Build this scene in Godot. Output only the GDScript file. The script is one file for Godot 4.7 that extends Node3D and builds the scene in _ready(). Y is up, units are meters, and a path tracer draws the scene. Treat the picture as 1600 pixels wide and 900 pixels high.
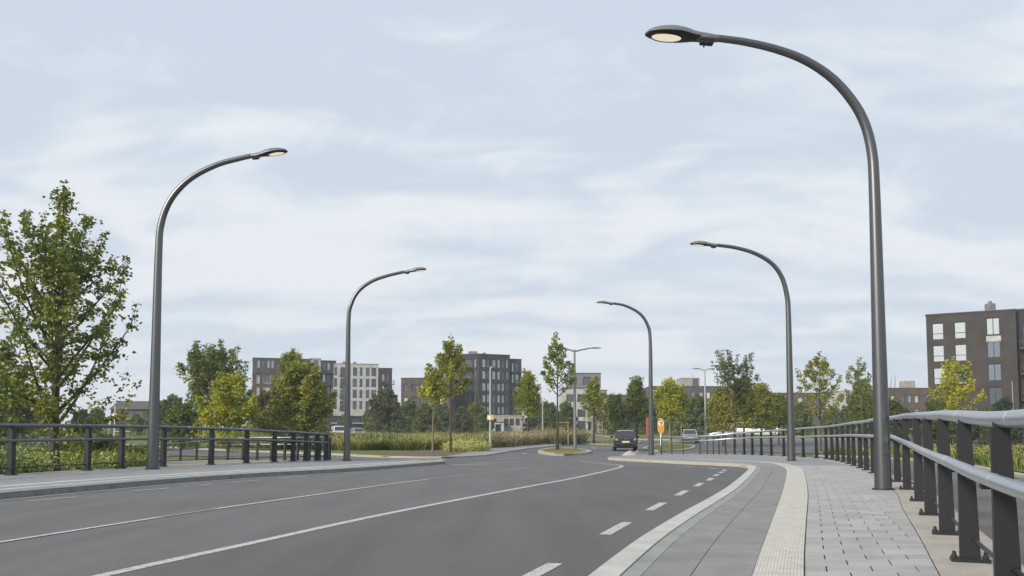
extends Node3D
# A street on a bridge: lamps, railings, a bay of kerb and paving, a junction with planting, and apartment blocks beyond.
# Ground plan points are Vector2(x, distance ahead); the ground rises gently beyond 45 m (see ground()).

class MB:
	var v := PackedVector3Array()
	var n := PackedVector3Array()
	var uv := PackedVector2Array()
	var c := PackedColorArray()
	var ix := PackedInt32Array()
	var tint := Color.WHITE
	func tri(a: Vector3, b: Vector3, d: Vector3, ua := Vector2.ZERO, ub := Vector2.ZERO, ud := Vector2.ZERO) -> void:
		var nn := (b - a).cross(d - a).normalized()
		var k := v.size()
		v.append(a); v.append(b); v.append(d)
		n.append(nn); n.append(nn); n.append(nn)
		uv.append(ua); uv.append(ub); uv.append(ud)
		c.append(tint); c.append(tint); c.append(tint)
		ix.append(k); ix.append(k + 2); ix.append(k + 1)
	func quad(a: Vector3, b: Vector3, d: Vector3, e: Vector3, us := []) -> void:   # counter-clockwise seen from outside
		var nn := (d - a).cross(e - b).normalized()
		var k := v.size()
		for p in [a, b, d, e]:
			v.append(p); n.append(nn); c.append(tint)
		if us.size() == 4:
			for u in us: uv.append(u)
		else:
			var w := a.distance_to(b); var h := b.distance_to(d)
			uv.append(Vector2(0, 0)); uv.append(Vector2(w, 0)); uv.append(Vector2(w, h)); uv.append(Vector2(0, h))
		for q in [0, 2, 1, 0, 3, 2]: ix.append(k + q)
	func out_quad(a: Vector3, b: Vector3, d: Vector3, e: Vector3, outward: Vector3) -> void:
		if (d - a).cross(e - b).dot(outward) >= 0.0: quad(a, b, d, e)
		else: quad(e, d, b, a)
	func box(at: Vector3, s: Vector3, bs := Basis(), bevel := 0.0) -> void:
		var h := s * 0.5
		var bv := minf(bevel, minf(h.x, minf(h.y, h.z)) * 0.9)
		if bv <= 0.0:
			for ax in 3:
				for sg in [-1.0, 1.0]:
					var nn := Vector3.ZERO; nn[ax] = sg
					var u := Vector3.ZERO; u[(ax + 1) % 3] = 1.0
					var w := nn.cross(u)
					var q := []
					for k in [[-1, -1], [1, -1], [1, 1], [-1, 1]]:
						q.append(at + bs * ((nn + u * k[0] + w * k[1]) * h))
					quad(q[0], q[1], q[2], q[3])
			return
		var hi := h - Vector3.ONE * bv
		for ax in 3:
			for sg in [-1.0, 1.0]:
				var nn := Vector3.ZERO; nn[ax] = sg
				var u := Vector3.ZERO; u[(ax + 1) % 3] = 1.0
				var w := nn.cross(u)
				var q := []
				for k in [[-1, -1], [1, -1], [1, 1], [-1, 1]]:
					q.append(at + bs * (nn * h[ax] + (u * k[0] + w * k[1]) * hi))
				quad(q[0], q[1], q[2], q[3])
		for ax in 3:
			var a1 := (ax + 1) % 3; var a2 := (ax + 2) % 3
			for s1 in [-1.0, 1.0]:
				for s2 in [-1.0, 1.0]:
					var q := []
					for e in [[-1.0, 0], [1.0, 0], [1.0, 1], [-1.0, 1]]:
						var p := Vector3.ZERO
						p[ax] = hi[ax] * e[0]
						p[a1] = s1 * (h[a1] if e[1] == 0 else hi[a1])
						p[a2] = s2 * (hi[a2] if e[1] == 0 else h[a2])
						q.append(at + bs * p)
					var o := Vector3.ZERO; o[a1] = s1; o[a2] = s2
					out_quad(q[0], q[1], q[2], q[3], bs * o)
		for sx in [-1.0, 1.0]:
			for sy in [-1.0, 1.0]:
				for sz in [-1.0, 1.0]:
					var o := Vector3(sx, sy, sz)
					var a := at + bs * (Vector3(h.x, hi.y, hi.z) * o)
					var b := at + bs * (Vector3(hi.x, h.y, hi.z) * o)
					var d := at + bs * (Vector3(hi.x, hi.y, h.z) * o)
					if sx * sy * sz > 0: tri(a, b, d)
					else: tri(a, d, b)
	func tube(pts: Array, radii: Array, seg := 10, caps := true, squash := 1.0) -> void:
		var m := pts.size()
		var fr: Array = []
		var up := Vector3.UP
		var dir0: Vector3 = (pts[1] - pts[0]).normalized()
		if absf(dir0.dot(up)) > 0.9: up = Vector3.FORWARD
		for i in m:
			var dir: Vector3 = (pts[mini(i + 1, m - 1)] - pts[maxi(i - 1, 0)]).normalized()
			var side := dir.cross(up).normalized()
			up = side.cross(dir).normalized()
			fr.append([side, up])
		var k := v.size()
		var run := 0.0
		for i in m:
			if i > 0: run += pts[i].distance_to(pts[i - 1])
			for j in seg + 1:
				var a := TAU * j / seg
				var o: Vector3 = fr[i][0] * cos(a) + fr[i][1] * sin(a)
				v.append(pts[i] + (fr[i][0] * cos(a) + fr[i][1] * sin(a) * squash) * radii[i]); n.append(o); uv.append(Vector2(float(j) / seg, run)); c.append(tint)
		for i in m - 1:
			for j in seg:
				var p := k + i * (seg + 1) + j
				var q := p + seg + 1
				for t in [p, p + 1, q, p + 1, q + 1, q]: ix.append(t)
		if caps:
			for e in [0, m - 1]:
				var b: int = k + e * (seg + 1)
				for j in seg:
					var p0: Vector3 = pts[e]
					if e == 0: tri(p0, v[b + j], v[b + j + 1])
					else: tri(p0, v[b + j + 1], v[b + j])
	func loft(rings: Array, caps := true) -> void:   # rings of equal length, each closed
		var m: int = rings[0].size()
		var mid := Vector3.ZERO
		for r in rings:
			for p in r: mid += p
		mid /= float(rings.size() * m)
		var sgn := 1.0
		var area := Vector3.ZERO
		var r0: Array = rings[0]
		for i in m: area += r0[i].cross(r0[(i + 1) % m])
		var c0 := Vector3.ZERO
		var c1 := Vector3.ZERO
		for p in r0: c0 += p
		for p in rings[1]: c1 += p
		if area.dot(c1 - c0) < 0: sgn = -1.0
		for i in rings.size() - 1:
			for j in m:
				var a: Vector3 = rings[i][j]; var b: Vector3 = rings[i][(j + 1) % m]
				var d: Vector3 = rings[i + 1][(j + 1) % m]; var e: Vector3 = rings[i + 1][j]
				if sgn > 0: quad(a, b, d, e)
				else: quad(e, d, b, a)
		if caps:
			for e in [0, rings.size() - 1]:
				var cc := Vector3.ZERO
				for p in rings[e]: cc += p
				cc /= float(m)
				for j in m:
					var a: Vector3 = rings[e][j]; var b: Vector3 = rings[e][(j + 1) % m]
					if (e == 0) == (sgn > 0): tri(cc, b, a)
					else: tri(cc, a, b)
	func smooth(deg := 40.0) -> void:
		var by := {}
		for i in v.size():
			var key := Vector3i((v[i] * 2000.0).round())
			if not by.has(key): by[key] = []
			by[key].append(i)
		var lim := cos(deg_to_rad(deg))
		var nn := n.duplicate()
		for key in by:
			for i in by[key]:
				var s := Vector3.ZERO
				for j in by[key]:
					if n[i].dot(n[j]) >= lim: s += n[j]
				nn[i] = s.normalized() if s.length() > 1e-6 else n[i]
		n = nn
	func mesh() -> ArrayMesh:
		var a := []
		a.resize(Mesh.ARRAY_MAX)
		a[Mesh.ARRAY_VERTEX] = v; a[Mesh.ARRAY_NORMAL] = n; a[Mesh.ARRAY_TEX_UV] = uv; a[Mesh.ARRAY_COLOR] = c; a[Mesh.ARRAY_INDEX] = ix
		var m := ArrayMesh.new()
		m.add_surface_from_arrays(Mesh.PRIMITIVE_TRIANGLES, a)
		return m

var taken := {}
var M := {}
var rng := RandomNumberGenerator.new()
const NODES := [[0.0, 0.0], [45.0, 0.0], [60.0, 0.082], [80.0, 0.327], [110.0, 0.805], [150.0, 1.52], [220.0, 2.85], [400.0, 4.8], [2000.0, 8.0]]

func ground(d: float) -> float:
	if d <= 45.0: return 0.0
	for i in NODES.size() - 1:
		if d <= NODES[i + 1][0]:
			return lerpf(NODES[i][1], NODES[i + 1][1], (d - NODES[i][0]) / (NODES[i + 1][0] - NODES[i][0]))
	return 8.0

func at(p: Vector2, off := 0.0) -> Vector3: return Vector3(p.x, ground(p.y) + off, -p.y)

func numbered(called: String) -> String:
	taken[called] = taken.get(called, -1) + 1
	return called if taken[called] == 0 else "%s_%03d" % [called, taken[called]]

func part(called: String, mesh: Mesh, mat: Material, parent: Node, pos := Vector3.ZERO, bs := Basis()) -> MeshInstance3D:
	var o := MeshInstance3D.new()
	o.name = called; o.mesh = mesh; o.material_override = mat
	o.transform = Transform3D(bs, pos)
	parent.add_child(o, true)
	return o

func tag(o: Node3D, label: String, category: String, group := "") -> void:
	o.set_meta("label", label); o.set_meta("category", category)
	if group: o.set_meta("group", group)

func thing(called: String, label: String, category: String, pos := Vector3.ZERO, turn := 0.0, group := "") -> Node3D:
	var o := Node3D.new()
	o.name = numbered(called); add_child(o)
	o.position = pos; o.rotation.y = turn
	tag(o, label, category, group)
	return o

func struct(called: String, mesh: Mesh, mat: Material) -> MeshInstance3D:
	var o := part(numbered(called), mesh, mat, self)
	o.set_meta("kind", "structure")
	return o

# ---------------------------------------------------------------- textures and materials
func noise_tex(sd: int, freq: float, stops: Array, size := 512, octaves := 4, kind := FastNoiseLite.TYPE_SIMPLEX_SMOOTH, normal := 0.0) -> NoiseTexture2D:
	var f := FastNoiseLite.new()
	f.seed = sd; f.frequency = freq; f.noise_type = kind; f.fractal_octaves = octaves
	var t := NoiseTexture2D.new()
	t.width = size; t.height = size; t.seamless = true; t.noise = f
	if normal > 0.0:
		t.as_normal_map = true; t.bump_strength = normal
	else:
		var gr := Gradient.new()
		var offs := PackedFloat32Array(); var cols := PackedColorArray()
		for s in stops:
			offs.append(s[0]); cols.append(s[1])
		gr.offsets = offs; gr.colors = cols
		t.color_ramp = gr
	return t

func grey(k: float) -> Color: return Color(k, k, k)

func mat(called: String, linear: Color, rough := 0.8, metal := 0.0) -> StandardMaterial3D:
	var m := StandardMaterial3D.new()
	m.resource_name = called
	m.albedo_color = linear.linear_to_srgb(); m.roughness = rough; m.metallic = metal
	M[called] = m
	return m

func worn(m: StandardMaterial3D, fine: Texture2D, metres: float, coarse: Texture2D = null, coarse_metres := 8.0) -> StandardMaterial3D:
	var lift := 1.22 * (1.08 if coarse else 1.0)   # the textures' own mean is below one
	var base := m.albedo_color.srgb_to_linear() * lift
	m.albedo_color = Color(minf(base.r, 1.0), minf(base.g, 1.0), minf(base.b, 1.0)).linear_to_srgb()
	m.albedo_texture = fine
	m.uv1_triplanar = true; m.uv1_world_triplanar = true; m.uv1_scale = Vector3.ONE / metres
	if coarse:
		m.detail_enabled = true; m.detail_albedo = coarse; m.detail_blend_mode = BaseMaterial3D.BLEND_MODE_MUL
		m.detail_uv_layer = BaseMaterial3D.DETAIL_UV_2
		m.uv2_triplanar = true; m.uv2_world_triplanar = true; m.uv2_scale = Vector3.ONE / coarse_metres
	return m

func bump(m: StandardMaterial3D, t: Texture2D, scale := 1.0) -> void:
	m.normal_enabled = true; m.normal_texture = t; m.normal_scale = scale

func make_materials() -> void:
	var speck := noise_tex(1, 0.09, [[0.0, grey(0.62)], [0.45, grey(0.84)], [0.6, grey(0.93)], [1.0, grey(1.0)]], 512, 3)
	var grit := noise_tex(2, 0.22, [[0.0, grey(0.4)], [0.35, grey(0.72)], [0.62, grey(0.88)], [0.8, grey(1.0)]], 512, 2)
	var cloud := noise_tex(3, 0.012, [[0.0, grey(0.74)], [0.4, grey(0.88)], [0.7, grey(0.97)], [1.0, grey(1.0)]], 512, 5)
	var stain := noise_tex(4, 0.02, [[0.0, grey(0.66)], [0.3, grey(0.86)], [0.6, grey(0.97)], [1.0, grey(1.0)]], 512, 5)
	var patchy := noise_tex(13, 0.014, [[0.0, grey(0.86)], [0.5, grey(0.94)], [1.0, grey(1.0)]], 512, 5)
	var stone_n := noise_tex(5, 0.2, [], 512, 3, FastNoiseLite.TYPE_SIMPLEX_SMOOTH, 3.0)
	var agg := noise_tex(14, 0.33, [[0.0, grey(0.28)], [0.36, grey(0.66)], [0.56, grey(0.84)], [0.74, grey(1.0)]], 1024, 2)
	var a := worn(mat("asphalt", ASPHALT, 0.85), agg, 2.6, patchy, 11.0)
	bump(a, stone_n, 0.35)
	a = worn(mat("asphalt_dark", ASPHALT * 0.84, 0.85), agg, 2.6, patchy, 7.0)
	bump(a, stone_n, 0.35)
	for q in [M.asphalt, M.asphalt_dark]: q.uv2_scale = Vector3(1.0 / 6.5, 1.0, 1.0 / 40.0)   # wear drawn out along the lanes
	a = worn(mat("path_asphalt", Color(0.19, 0.175, 0.165), 0.9), grit, 1.3, cloud, 9.0)
	worn(mat("path_pale", Color(0.33, 0.29, 0.245), 0.9), speck, 0.8, patchy, 4.0)
	worn(mat("paint", Color(0.62, 0.62, 0.60), 0.7), stain, 0.9, grit, 2.1)
	worn(mat("worn_paint", Color(0.42, 0.425, 0.43), 0.8), stain, 0.5, grit, 0.8)
	for k in 5:
		a = worn(mat("paver%d" % k, Color(0.405, 0.41, 0.41) * [0.94, 1.0, 1.05, 0.97, 1.08][k], 0.85), speck, 0.5, patchy, 5.0)
		bump(a, stone_n, 0.4)
	for k in 4:
		a = worn(mat("slab%d" % k, Color(0.30, 0.312, 0.304) * [0.95, 1.0, 1.04, 0.98][k], 0.8), grit, 0.9, patchy, 5.0)
		bump(a, stone_n, 0.4)
	worn(mat("gutter", Color(0.36, 0.38, 0.37), 0.8), grit, 0.9, patchy, 4.0)
	worn(mat("kerb_pale", Color(0.55, 0.55, 0.525), 0.8), speck, 0.6, patchy, 4.0)
	worn(mat("kerb_warm", Color(0.46, 0.42, 0.36), 0.85), speck, 0.8, patchy, 4.0)
	worn(mat("granite", Color(0.255, 0.255, 0.245), 0.8), grit, 0.5, stain, 2.0)
	worn(mat("joint", Color(0.09, 0.088, 0.085), 1.0), grit, 0.4)
	worn(mat("concrete", Color(0.43, 0.40, 0.355), 0.85), speck, 0.7, patchy, 4.0)
	worn(mat("footway", Color(0.33, 0.35, 0.37), 0.85), grit, 0.8, patchy, 4.0)
	# tactile tiles: rows of low ribs, relief only
	var im := Image.create(64, 64, false, Image.FORMAT_L8)
	for y in 64:
		for x in 64:
			var ribs := smoothstep(0.15, 0.45, absf(fposmod(x / 64.0 * 2.0, 1.0) - 0.5) * 2.0)
			var cross := smoothstep(0.1, 0.3, absf(fposmod(y / 64.0 * 2.0, 1.0) - 0.5) * 2.0)
			im.set_pixel(x, y, grey(minf(ribs, 0.35 + 0.65 * cross)))
	var nm := im.duplicate()
	nm.convert(Image.FORMAT_RGBA8)
	nm.bump_map_to_normal_map(3.0)
	a = mat("tactile", Color(0.55, 0.535, 0.495), 0.8)
	bump(a, ImageTexture.create_from_image(nm), 1.0)
	a.uv1_scale = Vector3(19.6, 19.6, 19.6)
	a.detail_enabled = true; a.detail_albedo = patchy; a.detail_blend_mode = BaseMaterial3D.BLEND_MODE_MUL
	a.detail_uv_layer = BaseMaterial3D.DETAIL_UV_2; a.uv2_triplanar = true; a.uv2_world_triplanar = true; a.uv2_scale = Vector3.ONE / 1.7
	# metals
	mat("pole", Color(0.135, 0.142, 0.15), 0.36, 0.85)
	mat("rail", Color(0.48, 0.51, 0.55), 0.4, 0.9)
	mat("rail_dark", Color(0.14, 0.155, 0.18), 0.32, 0.85)
	mat("post", Color(0.016, 0.019, 0.023), 0.45, 0.2)
	mat("bolt", Color(0.06, 0.062, 0.066), 0.4, 0.6)
	mat("housing", Color(0.17, 0.18, 0.19), 0.45, 0.35)
	mat("tray", Color(0.02, 0.02, 0.021), 0.5)
	a = mat("lens", Color(0.62, 0.58, 0.48), 0.15)
	a.emission_enabled = true; a.emission = Color(1.0, 0.94, 0.82); a.emission_energy_multiplier = 0.26
	mat("pale_pole", Color(0.42, 0.44, 0.46), 0.45, 0.4)
	mat("mid_pole", Color(0.22, 0.235, 0.255), 0.45, 0.4)
	# plants
	a = mat("leaf", Color.WHITE, 0.55)
	a.vertex_color_use_as_albedo = true; a.backlight_enabled = true; a.backlight = Color(0.75, 0.8, 0.4)
	a = mat("blade", Color.WHITE, 0.7)
	a.vertex_color_use_as_albedo = true; a.backlight_enabled = true; a.backlight = Color(0.4, 0.4, 0.25)
	worn(mat("bark", Color(0.10, 0.085, 0.065), 0.95), grit, 0.35)
	worn(mat("pale_bark", Color(0.27, 0.22, 0.16), 0.95), grit, 0.35)
	worn(mat("wood", Color(0.33, 0.25, 0.15), 0.9), speck, 0.3)
	var lawn_t := noise_tex(8, 0.08, [[0.0, Color(0.5, 0.55, 0.35)], [0.5, Color(0.8, 0.85, 0.6)], [1.0, Color(1, 1, 0.85)]], 512, 4)
	worn(mat("lawn", Color(0.14, 0.165, 0.035), 1.0), lawn_t, 1.1, cloud, 13.0)
	worn(mat("field", Color(0.11, 0.125, 0.04), 1.0), lawn_t, 3.1, cloud, 23.0)
	worn(mat("mulch", Color(0.16, 0.125, 0.095), 1.0), grit, 0.6, stain, 3.0)
	worn(mat("dry_grass", Color(0.23, 0.19, 0.085), 1.0), lawn_t, 0.7, stain, 2.0)
	# buildings
	var course := noise_tex(9, 0.09, [[0.0, grey(0.55)], [0.5, grey(0.82)], [1.0, grey(1.0)]], 512, 4)
	worn(mat("brick_dark", Color(0.056, 0.056, 0.062), 0.9), course, 3.0, cloud, 17.0)
	worn(mat("brick_umber", Color(0.078, 0.070, 0.069), 0.9), course, 3.0, cloud, 17.0)
	worn(mat("brick_brown", Color(0.14, 0.105, 0.088), 0.9), course, 3.0, cloud, 17.0)
	worn(mat("brick_grey", Color(0.115, 0.11, 0.11), 0.9), course, 3.0, cloud, 17.0)
	worn(mat("render_white", Color(0.60, 0.615, 0.62), 0.85), course, 3.0, stain, 9.0)
	worn(mat("render_pale", Color(0.45, 0.43, 0.38), 0.85), course, 3.0, stain, 9.0)
	worn(mat("cladding", Color(0.27, 0.29, 0.31), 0.6, 0.2), course, 3.0, stain, 9.0)
	mat("frame_dark", Color(0.03, 0.032, 0.036), 0.5)
	mat("frame_white", Color(0.62, 0.62, 0.6), 0.6)
	mat("balcony", Color(0.045, 0.05, 0.058), 0.5)
	mat("roof_dark", Color(0.08, 0.075, 0.075), 0.9)
	mat("glass_dark", Color(0.03, 0.038, 0.045), 0.08).metallic_specular = 0.7
	mat("glass_sky", Color(0.34, 0.37, 0.40), 0.12, 0.9)
	mat("glass_bright", Color(0.88, 0.87, 0.82), 0.12, 0.9)
	mat("glass_blind", Color(0.50, 0.49, 0.45), 0.35)
	mat("glass_mid", Color(0.13, 0.15, 0.165), 0.1, 0.6)
	# vehicles and signs
	a = mat("paint_green_black", Color(0.018, 0.024, 0.022), 0.3, 0.2)
	a.clearcoat_enabled = true; a.clearcoat = 1.0; a.clearcoat_roughness = 0.06
	a = mat("paint_silver", Color(0.30, 0.32, 0.35), 0.35, 0.6)
	a.clearcoat_enabled = true; a.clearcoat = 1.0; a.clearcoat_roughness = 0.08
	a = mat("paint_white", Color(0.62, 0.64, 0.66), 0.35)
	a.clearcoat_enabled = true; a.clearcoat = 1.0; a.clearcoat_roughness = 0.08
	a = mat("paint_blue", Color(0.10, 0.14, 0.2), 0.35)
	mat("car_glass", Color(0.02, 0.025, 0.03), 0.06, 0.0).metallic_specular = 0.8
	mat("tyre", Color(0.018, 0.018, 0.019), 0.85)
	mat("rim", Color(0.3, 0.31, 0.32), 0.35, 0.8)
	mat("trim", Color(0.012, 0.012, 0.013), 0.6)
	mat("tail_red", Color(0.33, 0.11, 0.10), 0.2)
	mat("tail_clear", Color(0.62, 0.50, 0.47), 0.15)
	mat("plate", Color(0.66, 0.63, 0.42), 0.5)
	mat("chrome", Color(0.7, 0.7, 0.72), 0.15, 1.0)
	mat("orange", Color(0.66, 0.33, 0.05), 0.6)
	mat("yellow", Color(0.62, 0.42, 0.12), 0.6)
	mat("sign_white", Color(0.75, 0.75, 0.73), 0.5)
	mat("sign_black", Color(0.02, 0.02, 0.02), 0.6)
	mat("sign_red", Color(0.36, 0.10, 0.075), 0.7)

# ---------------------------------------------------------------- plan helpers
func curve(pts: Array, step: float) -> PackedVector2Array:   # Catmull-Rom, evenly spaced
	var dense := PackedVector2Array()
	for i in pts.size() - 1:
		var p0: Vector2 = pts[maxi(i - 1, 0)]; var p1: Vector2 = pts[i]; var p2: Vector2 = pts[i + 1]; var p3: Vector2 = pts[mini(i + 2, pts.size() - 1)]
		for k in 24: dense.append(p1.cubic_interpolate(p2, p0, p3, k / 24.0))
	dense.append(pts[-1])
	return even(dense, step)

func even(line: PackedVector2Array, step: float) -> PackedVector2Array:
	var total := 0.0
	for i in line.size() - 1: total += line[i].distance_to(line[i + 1])
	var m := maxi(1, roundi(total / step))
	var out := PackedVector2Array([line[0]])
	var i := 0; var run := 0.0
	for k in range(1, m):
		var want := total * k / m
		while run + line[i].distance_to(line[i + 1]) < want:
			run += line[i].distance_to(line[i + 1]); i += 1
		out.append(line[i].lerp(line[i + 1], (want - run) / line[i].distance_to(line[i + 1])))
	out.append(line[-1])
	return out

func x_at(line: PackedVector2Array, d: float) -> float:   # x of a line that runs on with distance
	for i in line.size() - 1:
		if d <= line[i + 1].y or i == line.size() - 2:
			return lerpf(line[i].x, line[i + 1].x, (d - line[i].y) / (line[i + 1].y - line[i].y))
	return line[-1].x

func drape(poly: PackedVector2Array, off: float, mb: MB) -> void:   # a sheet that follows the ground
	var lows := [-100.0]
	for k in NODES:
		if k[0] > 0: lows.append(k[0])
	for i in lows.size() - 1:
		var band := PackedVector2Array([Vector2(-4000, lows[i]), Vector2(4000, lows[i]), Vector2(4000, lows[i + 1]), Vector2(-4000, lows[i + 1])])
		for piece in Geometry2D.intersect_polygons(poly, band):
			var t := Geometry2D.triangulate_polygon(piece)
			for k in range(0, t.size(), 3):
				var a := at(piece[t[k]], off); var b := at(piece[t[k + 1]], off); var c := at(piece[t[k + 2]], off)
				if (b - a).cross(c - a).y < 0:
					var s := b; b = c; c = s
				mb.tri(a, b, c, Vector2(a.x, a.z), Vector2(b.x, b.z), Vector2(c.x, c.z))

func sheet(poly: Array, off: float) -> ArrayMesh:
	var mb := MB.new()
	drape(PackedVector2Array(poly), off, mb)
	return mb.mesh()

func sweep(line: PackedVector2Array, profile: Array, mb: MB, closed := false, caps := true) -> void:
	# profile: Vector2(to the right of the line's direction, height), listed so that its outside is on the left of each step
	var m := line.size()
	var rings := []
	for i in m:
		var a := line[i - 1] if i > 0 else (line[m - 2] if closed else line[0])
		var b := line[i + 1] if i < m - 1 else (line[1] if closed else line[m - 1])
		var t := (b - a).normalized()
		var side := Vector2(t.y, -t.x)   # to the right, seen from above with distance up the page
		var r := []
		for q in profile: r.append(at(line[i] + side * q.x, q.y))
		rings.append(r)
	for i in m - 1:
		for j in profile.size() - 1:
			mb.quad(rings[i][j], rings[i][j + 1], rings[i + 1][j + 1], rings[i + 1][j])
	if caps and not closed:
		for e in [0, m - 1]:
			var r: Array = rings[e]
			for j in range(1, r.size() - 1):
				if e == 0: mb.tri(r[0], r[j + 1], r[j])
				else: mb.tri(r[0], r[j], r[j + 1])

func ribbon(line: PackedVector2Array, width: float, off: float, mb: MB) -> void:   # a flat band centred on a line
	sweep(line, [Vector2(-width * 0.5, off), Vector2(width * 0.5, off)], mb, false, false)

func patch_of_ground(called: String, poly: Array, top: Material, kerb_mat: Material, kerb_w := 0.16, high := 0.11) -> MeshInstance3D:
	var p := PackedVector2Array(poly)
	var turn := 0.0
	for i in p.size(): turn += p[i].cross(p[(i + 1) % p.size()])
	if turn < 0.0: p.reverse()
	var o := struct(called, sheet(Array(p), high - 0.012), top)
	if kerb_mat:
		var ring := PackedVector2Array(p)
		ring.append(p[0])
		var mb := MB.new()
		sweep(even(ring, 1.0), [Vector2(-kerb_w, high - 0.05), Vector2(-kerb_w, high), Vector2(-0.02, high), Vector2(0.0, high - 0.02), Vector2(0.0, -0.02)], mb, true)
		part("kerb", mb.mesh(), kerb_mat, o)
	return o

func rounded(poly: Array, step := 0.8) -> Array:   # a smooth closed outline through the points
	var pts := poly.duplicate()
	var n := pts.size()
	var dense := PackedVector2Array()
	for i in n:
		for k in 8: dense.append(pts[i].cubic_interpolate(pts[(i + 1) % n], pts[(i - 1 + n) % n], pts[(i + 2) % n], k / 8.0))
	return Array(dense)

# ---------------------------------------------------------------- street lamps
func lamp(p: Vector2, off: float, dir: float, arm: Array, label: String, foot := 0.145, head_size := 1.0) -> void:
	# arm: [reach, height] of the centre line of the bent top, as measured from the pole's foot
	var o := thing("street_lamp", label, "street lamp", at(p, off), 0.0, "bent arm street lamps along the bridge")
	var ctl := [Vector2(0, 0), Vector2(0, arm[0][1] * 0.5)]
	for q in arm: ctl.append(Vector2(q[0] * dir, q[1]))
	ctl[2].x = 0.0
	var ln := curve(ctl, 0.16)
	var pts := []; var rad := []
	var top: float = arm[0][1]
	var tip := foot * 0.44
	for i in ln.size():
		pts.append(Vector3(ln[i].x, ln[i].y, 0))
		var f := float(i) / (ln.size() - 1)
		rad.append(lerpf(foot, tip, pow(f, 0.9)))
	var mb := MB.new()
	mb.tube(pts, rad, 20)
	part("pole", mb.mesh(), M.pole, o)
	mb = MB.new()
	mb.tube([Vector3(0, -0.01, 0), Vector3(0, 0.022, 0), Vector3(0, 0.03, 0)], [foot + 0.045, foot + 0.045, foot + 0.004], 20)
	part("base_collar", mb.mesh(), M.bolt, o)
	mb = MB.new()
	mb.box(Vector3(0, 0.85, foot * 0.93), Vector3(0.11, 0.42, 0.02), Basis(), 0.006)
	part("service_door", mb.mesh(), M.pole, o)
	var end: Vector3 = pts[-1]
	var t: Vector3 = (pts[-1] - pts[-3]).normalized()
	var slope := atan2(t.y, absf(t.x)) * 0.7
	var head := Node3D.new()
	head.name = "lamp_head"; o.add_child(head)
	head.position = end
	head.basis = Basis(Vector3.UP, 0.0 if dir > 0 else PI) * Basis(Vector3(0, 0, 1), slope) * Basis.from_scale(Vector3.ONE * head_size)
	# along +x: clamp 0..0.34, housing 0.30..1.30
	mb = MB.new()
	mb.loft([ring_of(-0.06, 0.075, 0.065, 0.06, 8), ring_of(0.12, 0.1, 0.085, 0.085, 8), ring_of(0.36, 0.115, 0.1, 0.09, 8)])
	mb.smooth(50)
	part("clamp", mb.mesh(), M.housing, head)
	mb = MB.new()
	mb.box(Vector3(0.16, -0.115, 0.0), Vector3(0.26, 0.06, 0.14), Basis(), 0.02)
	mb.tube([Vector3(0.2, -0.12, 0.02), Vector3(0.2, -0.19, 0.02)], [0.018, 0.014], 8)
	part("latch", mb.mesh(), M.tray, head)
	var L := 1.02
	var top_r := []; var low_r := []
	for i in 17:
		var f := i / 16.0
		var hw := 0.0
		var hh := 0.0
		if f < 0.42:
			var e := smoothstep(0.0, 0.42, f)
			hw = lerpf(0.135, 0.255, e); hh = lerpf(0.115, 0.165, smoothstep(0.0, 0.3, f))
		else:
			var e := (f - 0.42) / 0.58
			hw = 0.255 * sqrt(maxf(0.0, 1.0 - pow(e, 2.2)) + 0.0009); hh = 0.165 * pow(maxf(0.0, 1.0 - e * e), 0.62) + 0.012
		var x := 0.31 + L * f
		var r := []
		for k in 13:
			var a := PI * k / 12.0
			r.append(Vector3(x, -0.03 + sin(a) * hh, cos(a) * hw))
		var r2 := []
		for k in 13:
			var a := PI * k / 12.0
			r2.append(Vector3(x, -0.03 - sin(a) * 0.045, cos(a) * hw * 0.985))
		top_r.append(r); low_r.append(r2)
	mb = MB.new(); mb.loft(top_r); mb.smooth(55)
	part("housing", mb.mesh(), M.housing, head)
	mb = MB.new(); mb.loft(low_r); mb.smooth(55)
	part("tray", mb.mesh(), M.tray, head)
	var rings := []
	for k in 4:
		var s: float = [1.0, 0.97, 0.6, 0.04][k]
		var r := []
		for j in 24:
			var a := TAU * j / 24
			r.append(Vector3(0.31 + L * 0.60 + cos(a) * 0.285 * s, -0.071 - [0.0, 0.008, 0.014, 0.016][k], sin(a) * 0.155 * s))
		rings.append(r)
	mb = MB.new(); mb.loft(rings); mb.smooth(60)
	part("lamp_lens", mb.mesh(), M.lens, head)
	mb = MB.new()
	var ring2 := []
	for j in 25:
		var a := TAU * j / 24
		ring2.append(Vector3(0.31 + L * 0.60 + cos(a) * 0.3, -0.076, sin(a) * 0.168))
	var rr := []
	for j in 25: rr.append(0.011)
	mb.tube(ring2, rr, 6, false)
	part("lens_rim", mb.mesh(), M.tray, head)
	var li := SpotLight3D.new()
	li.name = "lamp_light"
	li.light_color = Color(1.0, 0.9, 0.72); li.light_energy = 0.35; li.spot_range = 60.0; li.spot_angle = 65.0; li.light_size = 0.2; li.shadow_enabled = true
	head.add_child(li)
	li.position = Vector3(0.31 + L * 0.60, -0.12, 0)
	li.rotation.x = -PI / 2

func ring_of(x: float, hw: float, up: float, down: float, n: int) -> Array:
	var r := []
	for k in n:
		var a := TAU * (k + 0.5) / n
		r.append(Vector3(x, sin(a) * (up if sin(a) > 0 else down) - 0.01, cos(a) * hw))
	return r

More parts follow.
